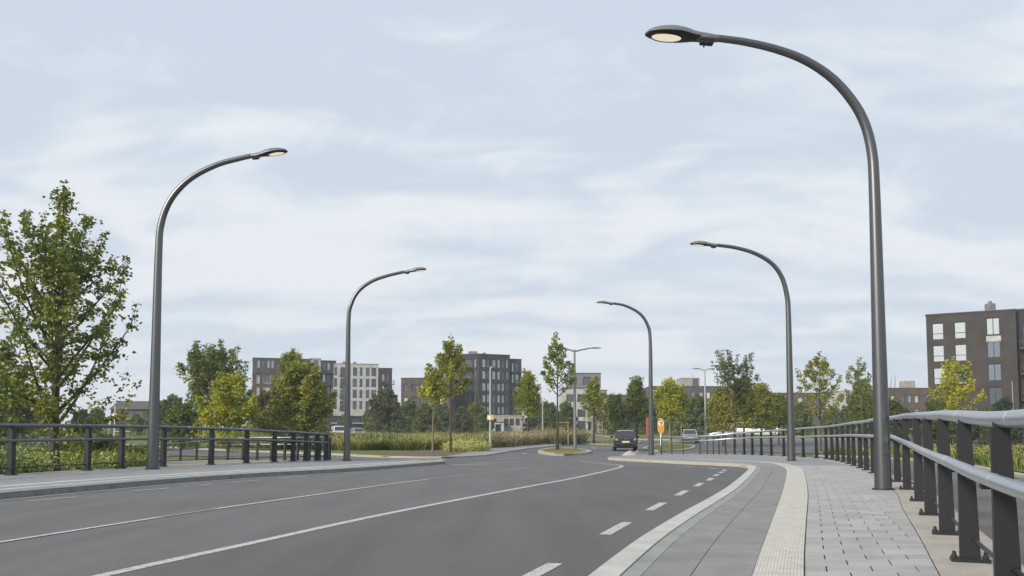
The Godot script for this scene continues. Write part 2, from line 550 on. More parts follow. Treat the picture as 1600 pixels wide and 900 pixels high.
func post_lamp(p: Vector2, off: float, high: float, r: float, arms: Array, mt: Material, label: String) -> Node3D:
	# a slim straight pole with flat heads on short arms; arms: [reach, rise, head length]
	var o := thing("pole_lamp", label, "lamp post", at(p, off))
	var mb := MB.new()
	mb.tube([Vector3.ZERO, Vector3(0, 1.1, 0), Vector3(0, 1.12, 0), Vector3(0, high, 0)], [r, r, r * 0.85, r * 0.55], 12)
	part("pole", mb.mesh(), mt, o)
	for a in arms:
		mb = MB.new()
		mb.tube([Vector3(0, high - 0.12, 0), Vector3(a[0] * 0.5, high - 0.06 + a[1] * 0.6, 0), Vector3(a[0], high + a[1], 0)], [r * 0.5, r * 0.42, r * 0.4], 8)
		part("arm", mb.mesh(), mt, o)
		mb = MB.new()
		var s := signf(a[0])
		var q := []
		for i in 6:
			var f := i / 5.0
			var hw: float = [0.06, 0.13, 0.155, 0.15, 0.11, 0.03][i]
			var hh: float = [0.05, 0.075, 0.08, 0.07, 0.05, 0.02][i]
			var ring := []
			for k in 8:
				var an := TAU * (k + 0.5) / 8
				ring.append(Vector3(a[0] + s * f * a[2], high + a[1] + sin(an) * hh * (1.0 if sin(an) > 0 else 0.5), cos(an) * hw))
			q.append(ring)
		mb.loft(q); mb.smooth(50)
		part("lamp_head", mb.mesh(), M.housing, o)
	return o

# ---------------------------------------------------------------- railings
func railing(label: String, nodes: Array, off: float, inward: float, skip_posts := [], scale_w := 1.0, detail := 8, thick := 0.026, tubes: Material = null) -> void:
	# nodes: [x, d, height of top rail, height of middle rail]; inward: +1 when the walk lies on the left of the run
	var mid: Array = nodes[nodes.size() / 2]
	var base := at(Vector2(mid[0], mid[1]), off)
	var o := thing("railing", label, "railing", base)
	var line := []; var tops := []; var mids := []
	for q in nodes: line.append(Vector2(q[0], q[1]))
	var W := scale_w
	var rail_pts := []; var mid_pts := []; var low_pts := []; var joints := []
	for i in line.size():
		var t: Vector2 = (line[mini(i + 1, line.size() - 1)] - line[maxi(i - 1, 0)]).normalized()
		var side := Vector2(-t.y, t.x) * inward   # towards the walk
		var foot := at(line[i], off) - base
		var out3 := Vector3(side.x, 0, -side.y)
		var along := Vector3(t.x, 0, -t.y)
		rail_pts.append(foot + Vector3(0, nodes[i][2] - 0.05, 0))
		mid_pts.append(foot + out3 * 0.105 * W + Vector3(0, nodes[i][3], 0))
		low_pts.append(foot - out3 * 0.03 + Vector3(0, 0.17, 0))
		if i in skip_posts: continue
		var bs := Basis(out3, Vector3.UP, -along)
		var mb := MB.new()
		var h: float = nodes[i][2] - 0.10
		var rs := []
		for s in [[0.0, 0.072, 0.0], [h * 0.5, 0.062, 0.004], [h, 0.05, 0.012]]:
			var hw: float = s[1] * W
			var r := []
			for k in [[-1, -1], [1, -1], [1, 1], [-1, 1]]:
				r.append(bs * Vector3(hw * k[0] + s[2], s[0], thick * W * k[1]))
			rs.append(r)
		mb.loft(rs)
		mb.box(bs * Vector3(0.012, h + 0.02, 0), Vector3(0.07, 0.06, 0.045) * W, bs)
		mb.box(bs * Vector3(0.085 * W, nodes[i][3] - 0.035, 0), Vector3(0.09, 0.07, 0.03) * W, bs, 0.008)
		var post := part("post", mb.mesh(), M.post, o, foot)
		mb = MB.new()
		mb.box(bs * Vector3(0, 0.014, 0), Vector3(0.27, 0.028, 0.15) * W, bs, 0.005)
		var plate := part("base_plate", mb.mesh(), M.post, post)
		if i < detail:
			for k in [-1.0, 1.0]:
				mb = MB.new()
				var b := bs * Vector3(0.108 * k, 0.02, 0.0)
				mb.tube([b, b + Vector3(0, 0.03, 0)], [0.024, 0.024], 6)
				mb.tube([b + Vector3(0, 0.03, 0), b + Vector3(0, 0.05, 0), b + Vector3(0, 0.058, 0)], [0.015, 0.015, 0.008], 8)
				part("bolt", mb.mesh(), M.bolt, post)
	for set in [["handrail", rail_pts, 0.05, tubes if tubes else M.rail], ["middle_rail", mid_pts, 0.043, tubes if tubes else M.rail], ["bottom_rail", low_pts, 0.016, M.post]]:
		var dense := []
		var pts: Array = set[1]
		for i in pts.size() - 1:
			for k in 6:
				dense.append(pts[i].cubic_interpolate(pts[i + 1], pts[maxi(i - 1, 0)], pts[mini(i + 2, pts.size() - 1)], k / 6.0))
		dense.append(pts[-1])
		var rad := []
		for q in dense: rad.append(set[2] * W)
		var mb := MB.new()
		mb.tube(dense, rad, 16 if set[2] > 0.03 else 6)
		var ro := part(set[0], mb.mesh(), set[3], o)
		if set[2] > 0.03:
			for i in range(3, dense.size() - 3, 8):
				mb = MB.new()
				var d: Vector3 = (dense[i + 1] - dense[i - 1]).normalized()
				mb.tube([dense[i] - d * 0.011, dense[i] + d * 0.011], [set[2] * W * 1.035, set[2] * W * 1.035], 16)
				part("joint_sleeve", mb.mesh(), M.rail, ro)

# ---------------------------------------------------------------- trees
const LEAF_LIFT := 2.4
const GRASS_LIFT := 2.0
func leaf_cluster(mb: MB, at_: Vector3, spread: float, n: int, size: float, col: Color, hang := 0.25) -> void:
	for i in n:
		var off := Vector3(rng.randfn(), rng.randfn() * 0.8, rng.randfn()) * spread * 0.55
		var p := at_ + off
		var nn := Vector3(rng.randfn() * 0.6, 0.25 + rng.randf() * 0.5, rng.randfn() * 0.6).normalized()
		var ax := Vector3(off.x + rng.randfn() * spread * 0.4, -hang * spread * rng.randf_range(0.0, 2.0), off.z + rng.randfn() * spread * 0.4)
		ax = (ax - nn * ax.dot(nn)).normalized()
		var sd := nn.cross(ax)
		var s := size * rng.randf_range(0.6, 1.25)
		var k := mb.v.size()
		var droop := -nn * s * 0.18
		mb.v.append(p); mb.v.append(p + ax * s * 0.5 + sd * s * 0.36); mb.v.append(p + ax * s + droop); mb.v.append(p + ax * s * 0.5 - sd * s * 0.36)
		var q := col * rng.randf_range(0.84, 1.2) * LEAF_LIFT
		q.a = 1.0
		for j in 4:
			mb.n.append(nn); mb.uv.append(Vector2.ZERO); mb.c.append(q)
		for j in [0, 1, 2, 0, 2, 3]: mb.ix.append(k + j)

func prof(p: Array, f: float) -> float:
	var x := clampf(f, 0.0, 1.0) * (p.size() - 1)
	var i := mini(int(x), p.size() - 2)
	return lerpf(p[i], p[i + 1], x - i)

func tree_meshes(o: Dictionary) -> Array:   # [trunk, branches, crown]
	rng.seed = o.seed
	var H: float = o.H; var R: float = o.R; var b0: float = o.low
	var fork: float = o.get("first", b0 + 0.12 * (H - b0))
	var tr: float = o.get("tr", H * 0.014 + 0.03)
	var trunk := MB.new(); var limbs := MB.new(); var crown := MB.new()
	var path := []; var rad := []
	var wob := Vector2(rng.randfn(), rng.randfn()) * 0.012 * H
	for i in 11:
		var f := i / 10.0
		path.append(Vector3(wob.x * sin(f * 4.0) * f, H * 0.965 * f, wob.y * sin(f * 3.1 + 1.0) * f))
		rad.append(tr * (1.25 if i == 0 else 1.0) * lerpf(1.0, 0.09, pow(f, 0.85)))
	trunk.tube(path, rad, 8)
	var nb: int = o.nb; var sub: int = o.sub; var up: float = o.up
	var cols: Array = o.cols
	var alt: float = o.get("alt", 0.3)
	var spread: float = o.spread
	var lpc: int = o.lpc
	var tone := FastNoiseLite.new()
	tone.seed = o.seed; tone.frequency = 0.55
	var pick := func(p: Vector3) -> Color:
		var k := clampf(alt + tone.get_noise_3d(p.x, p.y, p.z) * 1.1 + rng.randfn() * 0.12, 0.0, 1.0)
		return cols[0].lerp(cols[1], k)
	for i in nb:
		var f := (i + rng.randf()) / nb
		var hb := lerpf(fork, b0 + (H - b0) * o.get("htop", 0.86), pow(f, 0.85))
		var az := i * 2.39996 + rng.randfn() * 0.35
		var q := path_at(path, hb)
		var reach := 0.0
		var rise := 0.0
		for it in 3:   # the tip lands on the crown's outline
			var tip := (hb + rise - b0) / (H - b0)
			reach = R * prof(o.prof, tip)
			rise = reach * up
		reach *= rng.randf_range(0.72, 1.06)
		rise = reach * up * rng.randf_range(0.8, 1.2)
		if hb + rise > H * 0.98: rise = H * 0.98 - hb
		if o.has("droop_low") and hb < b0 + 0.35 * (H - b0): rise = minf(rise, reach * 0.15) - o.droop_low * reach
		if o.has("skirt") and i % 3 == 0 and f < 0.5:
			reach = R * prof(o.prof, (hb - b0) / (H - b0) + 0.05) * rng.randf_range(0.7, 1.0); rise = reach * rng.randf_range(0.0, 0.3)
		var dir := Vector3(cos(az), 0, sin(az))
		var p0: Vector3 = q
		var p1: Vector3 = q + dir * reach * 0.5 + Vector3(0, rise * 0.36, 0) + Vector3(rng.randfn(), rng.randfn(), rng.randfn()) * 0.05 * reach
		var p2: Vector3 = q + dir * reach + Vector3(0, rise, 0)
		var br := maxf(0.012, tr * 0.42 * lerpf(1.0, 0.35, f))
		var bp := []
		var brd := []
		for k in 6:
			var t := k / 5.0
			bp.append(p0.lerp(p1, t).lerp(p1.lerp(p2, t), t)); brd.append(br * lerpf(1.0, 0.25, t))
		limbs.tube(bp, brd, 5, false)
		for j in sub:
			var t := clampf(lerpf(o.get("inner", 0.3), 1.02, (j + rng.randf() * 0.9) / sub), 0.0, 1.0)
			var c: Vector3 = p0.lerp(p1, t).lerp(p1.lerp(p2, t), t)
			var sd := Vector3(rng.randfn(), rng.randfn() * 0.5 + 0.35 * up, rng.randfn()).normalized() + dir * 0.5
			var ls: float = o.get("twig", 0.24) * R * lerpf(0.25, 1.0, clampf(reach / R, 0.0, 1.0)) * rng.randf_range(0.4, 1.1) * (1.25 - 0.6 * t)
			var e := c + sd.normalized() * ls
			if ls > 0.2: limbs.tube([c, c.lerp(e, 0.5) + Vector3(0, 0.03, 0), e], [br * 0.32, br * 0.22, 0.006], 4, false)
			var sp: float = spread * lerpf(0.45, 1.0, clampf(reach / R, 0.0, 1.0))
			leaf_cluster(crown, e, sp, lpc, o.leaf, pick.call(e))
			if ls > spread * 0.9: leaf_cluster(crown, c.lerp(e, 0.5), sp * 0.8, lpc / 2, o.leaf, pick.call(c))
		leaf_cluster(crown, p2, spread * 0.6, lpc, o.leaf, pick.call(p2))
		var spike: float = o.get("spike", 0.0) * rng.randf_range(0.3, 1.2)
		if spike > 0.1:
			var sv := (p2 - p1).normalized().lerp(Vector3.UP, 0.55).normalized() * spike
			limbs.tube([p2, p2 + sv * 0.5, p2 + sv], [br * 0.25, br * 0.16, 0.006], 4, false)
			for k in 4: leaf_cluster(crown, p2 + sv * (k + 1) / 4.0, spread * lerpf(0.6, 0.35, k / 3.0), lpc * 2 / 3, o.leaf, pick.call(p2 + sv))
	for i in int(o.get("top", 6)):
		var hh := lerpf(H * 0.8, H, (i + 0.5) / int(o.get("top", 6)))
		var q := path_at(path, minf(hh, H * 0.96)) + Vector3(rng.randfn(), 0, rng.randfn()) * spread * 0.45
		q.y = hh
		leaf_cluster(crown, q, spread * lerpf(0.6, 0.35, (hh / H - 0.8) * 5.0), lpc * 2 / 3, o.leaf, pick.call(q))
	for i in int(o.get("fill", 0)):
		var f := rng.randf()
		var a := rng.randf() * TAU
		var r := R * prof(o.prof, f) * pow(rng.randf(), o.get("core", 0.5)) * 0.95
		var q := Vector3(cos(a) * r, lerpf(b0, H * 0.95, f), sin(a) * r)
		leaf_cluster(crown, q, spread, lpc, o.leaf, pick.call(q))
	return [trunk.mesh(), limbs.mesh(), crown.mesh()]

func path_at(path: Array, h: float) -> Vector3:
	for i in path.size() - 1:
		if h <= path[i + 1].y: return path[i].lerp(path[i + 1], (h - path[i].y) / (path[i + 1].y - path[i].y))
	return path[-1]

func tree_node(called: String, ms: Array, bark: Material) -> Node3D:
	var o := Node3D.new()
	o.name = numbered(called)
	add_child(o)
	part("trunk", ms[0], bark, o)
	part("branches", ms[1], bark, o)
	part("crown", ms[2], M.leaf, o)
	return o

func tree(p: Vector2, label: String, o: Dictionary, bark: Material, group := "", called := "tree", off := 0.0) -> Node3D:
	var t := tree_node(called, tree_meshes(o), bark)
	t.position = at(p, off)
	tag(t, label, "tree", group)
	return t

# ---------------------------------------------------------------- grasses
func tuft_mesh(sd: int, blades: int, high: float, r: float, lean: float, w: float, seed_tip: float) -> ArrayMesh:
	rng.seed = sd
	var mb := MB.new()
	for i in blades:
		var a := rng.randf() * TAU
		var b := Vector3(cos(a), 0, sin(a)) * r * sqrt(rng.randf())
		var h := high * rng.randf_range(0.6, 1.1)
		var ln := Vector3(b.x + rng.randfn() * 0.1, 0, b.z + rng.randfn() * 0.1).normalized() * lean * h * rng.randf_range(0.4, 1.3)
		var sd_ := Vector3(-sin(a + rng.randfn()), 0, cos(a + rng.randfn())) * w
		var m := b + ln * 0.35 + Vector3(0, h * 0.6, 0)
		var e := b + ln + Vector3(0, h, 0)
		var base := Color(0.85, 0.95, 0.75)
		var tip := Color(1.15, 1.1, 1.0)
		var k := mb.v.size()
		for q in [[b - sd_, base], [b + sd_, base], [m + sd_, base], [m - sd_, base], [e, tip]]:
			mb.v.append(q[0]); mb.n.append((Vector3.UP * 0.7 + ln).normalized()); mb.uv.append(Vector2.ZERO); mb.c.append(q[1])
		for j in [0, 2, 1, 0, 3, 2, 3, 4, 2]: mb.ix.append(k + j)
		if rng.randf() < seed_tip:
			var t2 := Color(1.9, 1.55, 1.5)
			k = mb.v.size()
			for q in [e + Vector3(0, -0.12 * high, 0), e + sd_ * 2.2, e + Vector3(0, 0.1 * high, 0) + ln * 0.1, e - sd_ * 2.2]:
				mb.v.append(q); mb.n.append(Vector3.UP); mb.uv.append(Vector2.ZERO); mb.c.append(t2)
			for j in [0, 1, 2, 0, 2, 3]: mb.ix.append(k + j)
	return mb.mesh()

func planting(called: String, label: String, category: String, poly: Array, per_m2: float, mesh: Mesh, cols: Array, sd: int, size_min: float, size_max: float, off := 0.08) -> void:
	rng.seed = sd
	var p := PackedVector2Array(poly)
	var lo := p[0]; var hi := p[0]
	for q in p:
		lo = lo.min(q); hi = hi.max(q)
	var tone := FastNoiseLite.new()
	tone.seed = sd; tone.frequency = 0.16
	var xs := []; var cs := []
	for i in int((hi.x - lo.x) * (hi.y - lo.y) * per_m2):
		var q := Vector2(rng.randf_range(lo.x, hi.x), rng.randf_range(lo.y, hi.y))
		if not Geometry2D.is_point_in_polygon(q, p): continue
		var s := rng.randf_range(size_min, size_max) * (1.0 + 0.25 * tone.get_noise_2d(q.x * 2.0, q.y * 2.0))
		xs.append(Transform3D(Basis(Vector3.UP, rng.randf() * TAU).scaled(Vector3(s, s * rng.randf_range(0.85, 1.15), s)), at(q, off)))
		var k := clampf(0.5 + tone.get_noise_2d(q.x, q.y) * 1.2 + rng.randfn() * 0.15, 0.0, 1.0) * (cols.size() - 1)
		var c: Color = GRASS_LIFT * cols[mini(int(k), cols.size() - 2)].lerp(GRASS_LIFT * cols[mini(int(k), cols.size() - 2) + 1], k - int(k)) * rng.randf_range(0.85, 1.15)
		c.a = 1.0
		cs.append(c)
	var mm := MultiMesh.new()
	mm.transform_format = MultiMesh.TRANSFORM_3D
	mm.use_colors = true
	mm.mesh = mesh
	mm.instance_count = xs.size()
	for i in xs.size():
		mm.set_instance_transform(i, xs[i]); mm.set_instance_color(i, cs[i])
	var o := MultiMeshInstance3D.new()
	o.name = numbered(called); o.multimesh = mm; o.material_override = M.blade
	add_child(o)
	o.set_meta("kind", "stuff")
	tag(o, label, category)

# ---------------------------------------------------------------- buildings
var frames := {}
var panes := {}

func window_meshes(w: float, h: float, style: int) -> Array:
	var key := "%d_%d_%d" % [roundi(w * 20), roundi(h * 20), style]
	if not frames.has(key):
		var mb := MB.new()
		var t := 0.09
		mb.box(Vector3(t / 2, h / 2, 0), Vector3(t, h, 0.1)); mb.box(Vector3(w - t / 2, h / 2, 0), Vector3(t, h, 0.1))
		mb.box(Vector3(w / 2, t / 2, 0.002), Vector3(w - 2 * t, t, 0.1)); mb.box(Vector3(w / 2, h - t / 2, 0.002), Vector3(w - 2 * t, t, 0.1))
		if style == 1 or style == 3: mb.box(Vector3(w / 2, h / 2, 0.004), Vector3(t, h - 2 * t, 0.08))
		if style == 2 or style == 3: mb.box(Vector3(w / 2, h * 0.36, 0.007), Vector3(w - 2 * t, t * 0.8, 0.06))
		frames[key] = mb.mesh()
		mb = MB.new()
		mb.quad(Vector3(t, t, -0.02), Vector3(w - t, t, -0.02), Vector3(w - t, h - t, -0.02), Vector3(t, h - t, -0.02))
		panes[key] = mb.mesh()
	return [frames[key], panes[key]]

func facade(host: Node3D, o: Vector3, ux: Vector3, w: float, h: float, rects: Array, mb: MB) -> void:
	# o: lower left corner seen from outside; rects: [u, v, w, h, glass, style, frame material]
	var nn := ux.cross(Vector3.UP).normalized()
	var xs := [0.0, w]; var ys := [0.0, h]
	for r in rects:
		for k in [r[0], r[0] + r[2]]:
			if not k in xs: xs.append(k)
		for k in [r[1], r[1] + r[3]]:
			if not k in ys: ys.append(k)
	xs.sort(); ys.sort()
	var P := func(u: float, v: float, dep := 0.0) -> Vector3: return o + ux * u + Vector3(0, v, 0) - nn * dep
	for i in xs.size() - 1:
		for j in ys.size() - 1:
			var cu: float = (xs[i] + xs[i + 1]) / 2; var cv: float = (ys[j] + ys[j + 1]) / 2
			var hole := false
			for r in rects:
				if cu > r[0] and cu < r[0] + r[2] and cv > r[1] and cv < r[1] + r[3]: hole = true
			if not hole: mb.quad(P.call(xs[i], ys[j]), P.call(xs[i + 1], ys[j]), P.call(xs[i + 1], ys[j + 1]), P.call(xs[i], ys[j + 1]))
	for r in rects:
		var a: float = r[0]; var b: float = r[0] + r[2]; var c: float = r[1]; var d: float = r[1] + r[3]
		var dep := 0.26
		mb.quad(P.call(a, c), P.call(b, c), P.call(b, c, dep), P.call(a, c, dep))
		mb.quad(P.call(b, d), P.call(a, d), P.call(a, d, dep), P.call(b, d, dep))
		mb.quad(P.call(a, d), P.call(a, c), P.call(a, c, dep), P.call(a, d, dep))
		mb.quad(P.call(b, c), P.call(b, d), P.call(b, d, dep), P.call(b, c, dep))
		var ms := window_meshes(r[2], r[3], r[5])
		var wn := part("window", ms[0], r[6], host, P.call(a, c, 0.2), Basis(ux, Vector3.UP, nn))
		part("pane", ms[1], r[4], wn)

func block(host: Node3D, o: Vector3, turn: float, w: float, dep: float, h: float, wall: Material, front: Array, left := [], right := [], parapet: Material = null) -> void:
	# o: front left foot in the host's axes; turn about the vertical; each side takes its own openings
	var ux := Vector3(cos(turn), 0, -sin(turn))
	var uz := Vector3(-sin(turn), 0, -cos(turn))   # away from the viewer
	var mb := MB.new()
	facade(host, o, ux, w, h, front, mb)
	facade(host, o + ux * w, uz, dep, h, right, mb)
	facade(host, o + ux * w + uz * dep, -ux, w, h, [], mb)
	facade(host, o + uz * dep, -uz, dep, h, left, mb)
	part("wall", mb.mesh(), wall, host)
	mb = MB.new()
	var top := o + Vector3(0, h, 0)
	var bs := Basis(ux, Vector3.UP, -uz)
	mb.box(top + ux * (w / 2) + uz * (dep / 2) + Vector3(0, 0.06, 0), Vector3(w + 0.16, 0.16, dep + 0.16), bs)
	part("roof", mb.mesh(), parapet if parapet else M.roof_dark, host)

func grid(us: Array, vs: Array, glasses: Array, frame: Material, style := 0) -> Array:
	# us: [[u, w] ...], vs: [[v, h] ...]; glass is drawn in turn from the list by a fixed scramble
	var out := []
	var k := 0
	for v in vs:
		for u in us:
			out.append([u[0], v[0], u[1], v[1], glasses[(k * 7 + int(v[0] * 3.0) * 5) % glasses.size()], style, frame])
			k += 1
	return out

func balcony(host: Node3D, o: Vector3, ux: Vector3, w: float, dep: float, mt: Material) -> void:
	var nn := ux.cross(Vector3.UP).normalized()
	var mb := MB.new()
	var bs := Basis(ux, Vector3.UP, nn)
	mb.box(o + ux * (w / 2) + nn * (dep / 2), Vector3(w, 0.2, dep), bs)
	mb.box(o + ux * (w / 2) + nn * (dep - 0.03) + Vector3(0, 1.05, 0), Vector3(w, 0.06, 0.06), bs)
	for k in int(w / 0.22) + 1:
		mb.box(o + ux * (0.04 + k * (w - 0.08) / int(w / 0.22)) + nn * (dep - 0.03) + Vector3(0, 0.56, 0), Vector3(0.05, 0.94, 0.03), bs)
	for s in [0.03, w - 0.03]:
		mb.box(o + ux * s + nn * (dep / 2) + Vector3(0, 0.6, 0), Vector3(0.04, 0.9, dep - 0.1), bs)
	part("balcony", mb.mesh(), mt, host)

# ---------------------------------------------------------------- vehicles
func car(label: String, category: String, pos: Vector3, turn: float, paint: Material, kind: int, group := "") -> Node3D:
	# +x right, rear at +z, length along -z. kind 0 hatchback, 1 saloon, 2 tall estate, 3 van
	var o := thing("parked_car" if group else "car", label, category, pos, turn, group)
	var W: float = [0.86, 0.88, 0.92, 0.97][kind]
	var L: float = [4.05, 4.5, 4.6, 5.2][kind]
	var belt: float = [0.94, 0.92, 1.05, 1.2][kind]
	var roof: float = [1.47, 1.43, 1.72, 2.25][kind]
	var half := L / 2
	var body := []
	for s in [[half, 0.86, 0.42, -0.06], [half - 0.06, 0.94, 0.30, -0.02], [half - 0.35, 0.985, 0.22, 0.0], [half - 0.9, 1.0, 0.2, 0.0], [0.0, 1.0, 0.19, 0.0], [-half + 1.35, 1.0, 0.2, -0.02], [-half + 0.5, 0.97, 0.22, -0.14], [-half + 0.12, 0.88, 0.28, -0.22], [-half, 0.78, 0.4, -0.32]]:
		var w: float = W * s[1]
		var b: float = belt + s[3]
		if kind == 1 and s[0] > half - 0.8: b -= 0.02
		var lo: float = s[2]
		var r := []
		for q in [[0.90, lo], [0.985, lo + 0.13], [1.0, lerpf(lo, b, 0.45)], [0.985, lerpf(lo, b, 0.78)], [0.93, b - 0.015], [0.82, b], [-0.82, b], [-0.93, b - 0.015], [-0.985, lerpf(lo, b, 0.78)], [-1.0, lerpf(lo, b, 0.45)], [-0.985, lo + 0.13], [-0.90, lo]]:
			r.append(Vector3(w * q[0], q[1], s[0]))
		body.append(r)
	var mb := MB.new()
	mb.loft(body); mb.smooth(42)
	part("body", mb.mesh(), paint, o)
	# the greenhouse: rear foot, rear top, front top, front foot along z
	var zs: Array = [[half - 0.16, half - 0.62, -0.25, -1.05], [half - 0.75, half - 1.25, -0.2, -1.05], [half - 0.12, half - 0.42, -0.45, -1.25], [half - 0.04, half - 0.12, -1.25, -2.0]][kind]
	var gl := []
	for q in [[zs[0], belt - 0.02, 0.9], [zs[1], roof - 0.05, 0.70], [zs[2], roof - 0.05, 0.70], [zs[3], belt - 0.1, 0.86]]:
		gl.append(q)
	var mg := MB.new()
	var w0: float = W * 0.90; var w1: float = W * (0.72 if kind < 3 else 0.84)
	var bl := Vector3(-w0, belt - 0.03, zs[0]); var br := Vector3(w0, belt - 0.03, zs[0])
	var tl := Vector3(-w1, roof - 0.06, zs[1]); var tr := Vector3(w1, roof - 0.06, zs[1])
	var fl := Vector3(-w1, roof - 0.06, zs[2]); var fr := Vector3(w1, roof - 0.06, zs[2])
	var hl := Vector3(-w0, belt - 0.09, zs[3]); var hr := Vector3(w0, belt - 0.09, zs[3])
	mb = MB.new()
	mb.loft([[bl, br, hr, hl], [tl, tr, fr, fl]])
	part("cabin", mb.mesh(), paint, o)
	var inset := func(a: Vector3, b: Vector3, c: Vector3, d: Vector3, mx: float, my: float, push: float) -> MB:
		var g := MB.new()
		var nn := (c - a).cross(d - b).normalized() * push
		var P := func(u: float, v: float) -> Vector3: return a.lerp(b, u).lerp(d.lerp(c, u), v) + nn
		g.quad(P.call(mx, my), P.call(1 - mx, my), P.call(1 - mx, 1 - my * 0.6), P.call(mx, 1 - my * 0.6))
		return g
	part("rear_window", inset.call(bl, br, tr, tl, 0.08, 0.14, 0.012).mesh(), M.car_glass, o)
	part("windscreen", inset.call(hr, hl, fl, fr, 0.06, 0.1, 0.012).mesh(), M.car_glass, o)
	part("side_window", inset.call(br, hr, fr, tr, 0.06, 0.1, 0.012).mesh(), M.car_glass, o)
	part("side_window", inset.call(hl, bl, tl, fl, 0.06, 0.1, 0.012).mesh(), M.car_glass, o)
	mb = MB.new()
	var rr := []
	for q in [[zs[1] + 0.05, -0.045, 0.97], [zs[1] - 0.2, 0.0, 1.0], [(zs[1] + zs[2]) / 2, 0.035, 1.0], [zs[2] + 0.2, 0.005, 1.0], [zs[2] - 0.06, -0.05, 0.96]]:
		var r := []
		for k in [[-1.02, -0.04], [-0.9, 0.012], [-0.5, 0.03], [0.5, 0.03], [0.9, 0.012], [1.02, -0.04]]:
			r.append(Vector3(w1 * k[0] * q[2], roof - 0.035 + q[1] + k[1], q[0]))
		rr.append(r)
	mb.loft(rr); mb.smooth(45)
	part("roof", mb.mesh(), paint, o)
	mb = MB.new()
	mb.box(Vector3(0, 0.47, half - 0.01), Vector3(W * 1.72, 0.2, 0.16), Basis(), 0.05)
	part("rear_bumper", mb.mesh(), paint, o)
	mb = MB.new()
	mb.box(Vector3(0, 0.32, half - 0.06), Vector3(W * 1.5, 0.14, 0.14), Basis(), 0.03)
	part("valance", mb.mesh(), M.trim, o)
	for s in [-1.0, 1.0]:
		mb = MB.new()
		mb.box(Vector3(s * W * 0.80, belt - 0.13 if kind != 3 else 0.95, half - 0.075), Vector3(0.22, 0.14, 0.16), Basis(Vector3.UP, s * 0.45), 0.03)
		var tl_ := part("tail_light", mb.mesh(), M.tail_red, o)
		mb = MB.new()
		mb.box(Vector3(s * W * 0.72, belt - 0.15 if kind != 3 else 0.9, half + 0.008), Vector3(0.1, 0.09, 0.08), Basis(), 0.02)
		part("reversing_light", mb.mesh(), M.tail_clear, tl_)
		mb = MB.new()
		mb.box(Vector3(s * (W + 0.09), belt + 0.06, zs[3] + 0.62), Vector3(0.2, 0.15, 0.1), Basis(), 0.04)
		part("mirror", mb.mesh(), M.trim, o)
		for z in [half - 0.78, -half + 0.82]:
			mb = MB.new()
			var rad := 0.31 if kind < 2 else 0.35
			mb.tube([Vector3(-0.1, 0, 0), Vector3(-0.08, 0, 0), Vector3(0.08, 0, 0), Vector3(0.1, 0, 0)], [rad - 0.03, rad, rad, rad - 0.03], 20)
			var wh := part("wheel", mb.mesh(), M.tyre, o, Vector3(s * (W - 0.11), rad, z))
			mb = MB.new()
			mb.tube([Vector3(s * 0.095, 0, 0), Vector3(s * 0.112, 0, 0)], [rad * 0.66, rad * 0.6], 16)
			part("rim", mb.mesh(), M.rim, wh)
	mb = MB.new()
	mb.box(Vector3(0, belt - 0.30, half + 0.045), Vector3(0.52, 0.12, 0.03), Basis(), 0.008)
	part("number_plate", mb.mesh(), M.plate, o)
	mb = MB.new()
	mb.tube([Vector3(0, belt - 0.12, half - 0.03), Vector3(0, belt - 0.12, half + 0.0)], [0.06, 0.055], 12)
	part("emblem", mb.mesh(), M.chrome, o)
	mb = MB.new()
	for s in [-1.0, 1.0]: mb.box(Vector3(s * W * 0.62, belt - 0.3, -half + 0.03), Vector3(0.32, 0.14, 0.12), Basis(Vector3.UP, -s * 0.4), 0.03)
	part("headlights", mb.mesh(), M.tail_clear, o)
	return o

# ---------------------------------------------------------------- the scene
const ASPHALT := Color(0.174, 0.178, 0.187)

func _ready() -> void:
	var cam := Camera3D.new()
	cam.name = "camera"; add_child(cam)
	cam.position = Vector3(0, 1.07, 0)
	cam.rotation.x = 0.066601
	cam.projection = Camera3D.PROJECTION_FRUSTUM
	cam.near = 0.1; cam.far = 4000.0
	cam.size = 0.1 * 900.0 / 1300.0
	cam.frustum_offset = Vector2(0, 0.1 * 146.79 / 1300.0)
	cam.current = true
	var env := Environment.new()
	env.background_mode = Environment.BG_SKY
	env.tonemap_mode = Environment.TONE_MAPPER_LINEAR
	env.tonemap_exposure = 2.62
	env.background_energy_multiplier = 0.41
	env.fog_enabled = true; env.fog_density = 0.0005; env.fog_light_color = Color(0.86, 0.89, 0.93)
	env.sdfgi_enabled = true; env.ssao_enabled = true; env.ssil_enabled = true
	env.sky = make_sky()
	var we := WorldEnvironment.new()
	we.name = "world_environment"; we.environment = env
	add_child(we)
	var sun := DirectionalLight3D.new()
	sun.name = "sun"
	sun.light_energy = 0.5; sun.light_angular_distance = 16.0; sun.light_color = Color(1.0, 0.95, 0.87)
	sun.shadow_enabled = true
	sun.rotation_degrees = Vector3(-27, -48, 0)
	add_child(sun)
	make_materials()
	make_ground()
	make_left_walk()
	make_right_walk()
	make_markings()
	make_planting_beds()
	make_buildings()
	make_railings()
	make_lamps()
	make_trees()
	make_vehicles()
	make_signs()

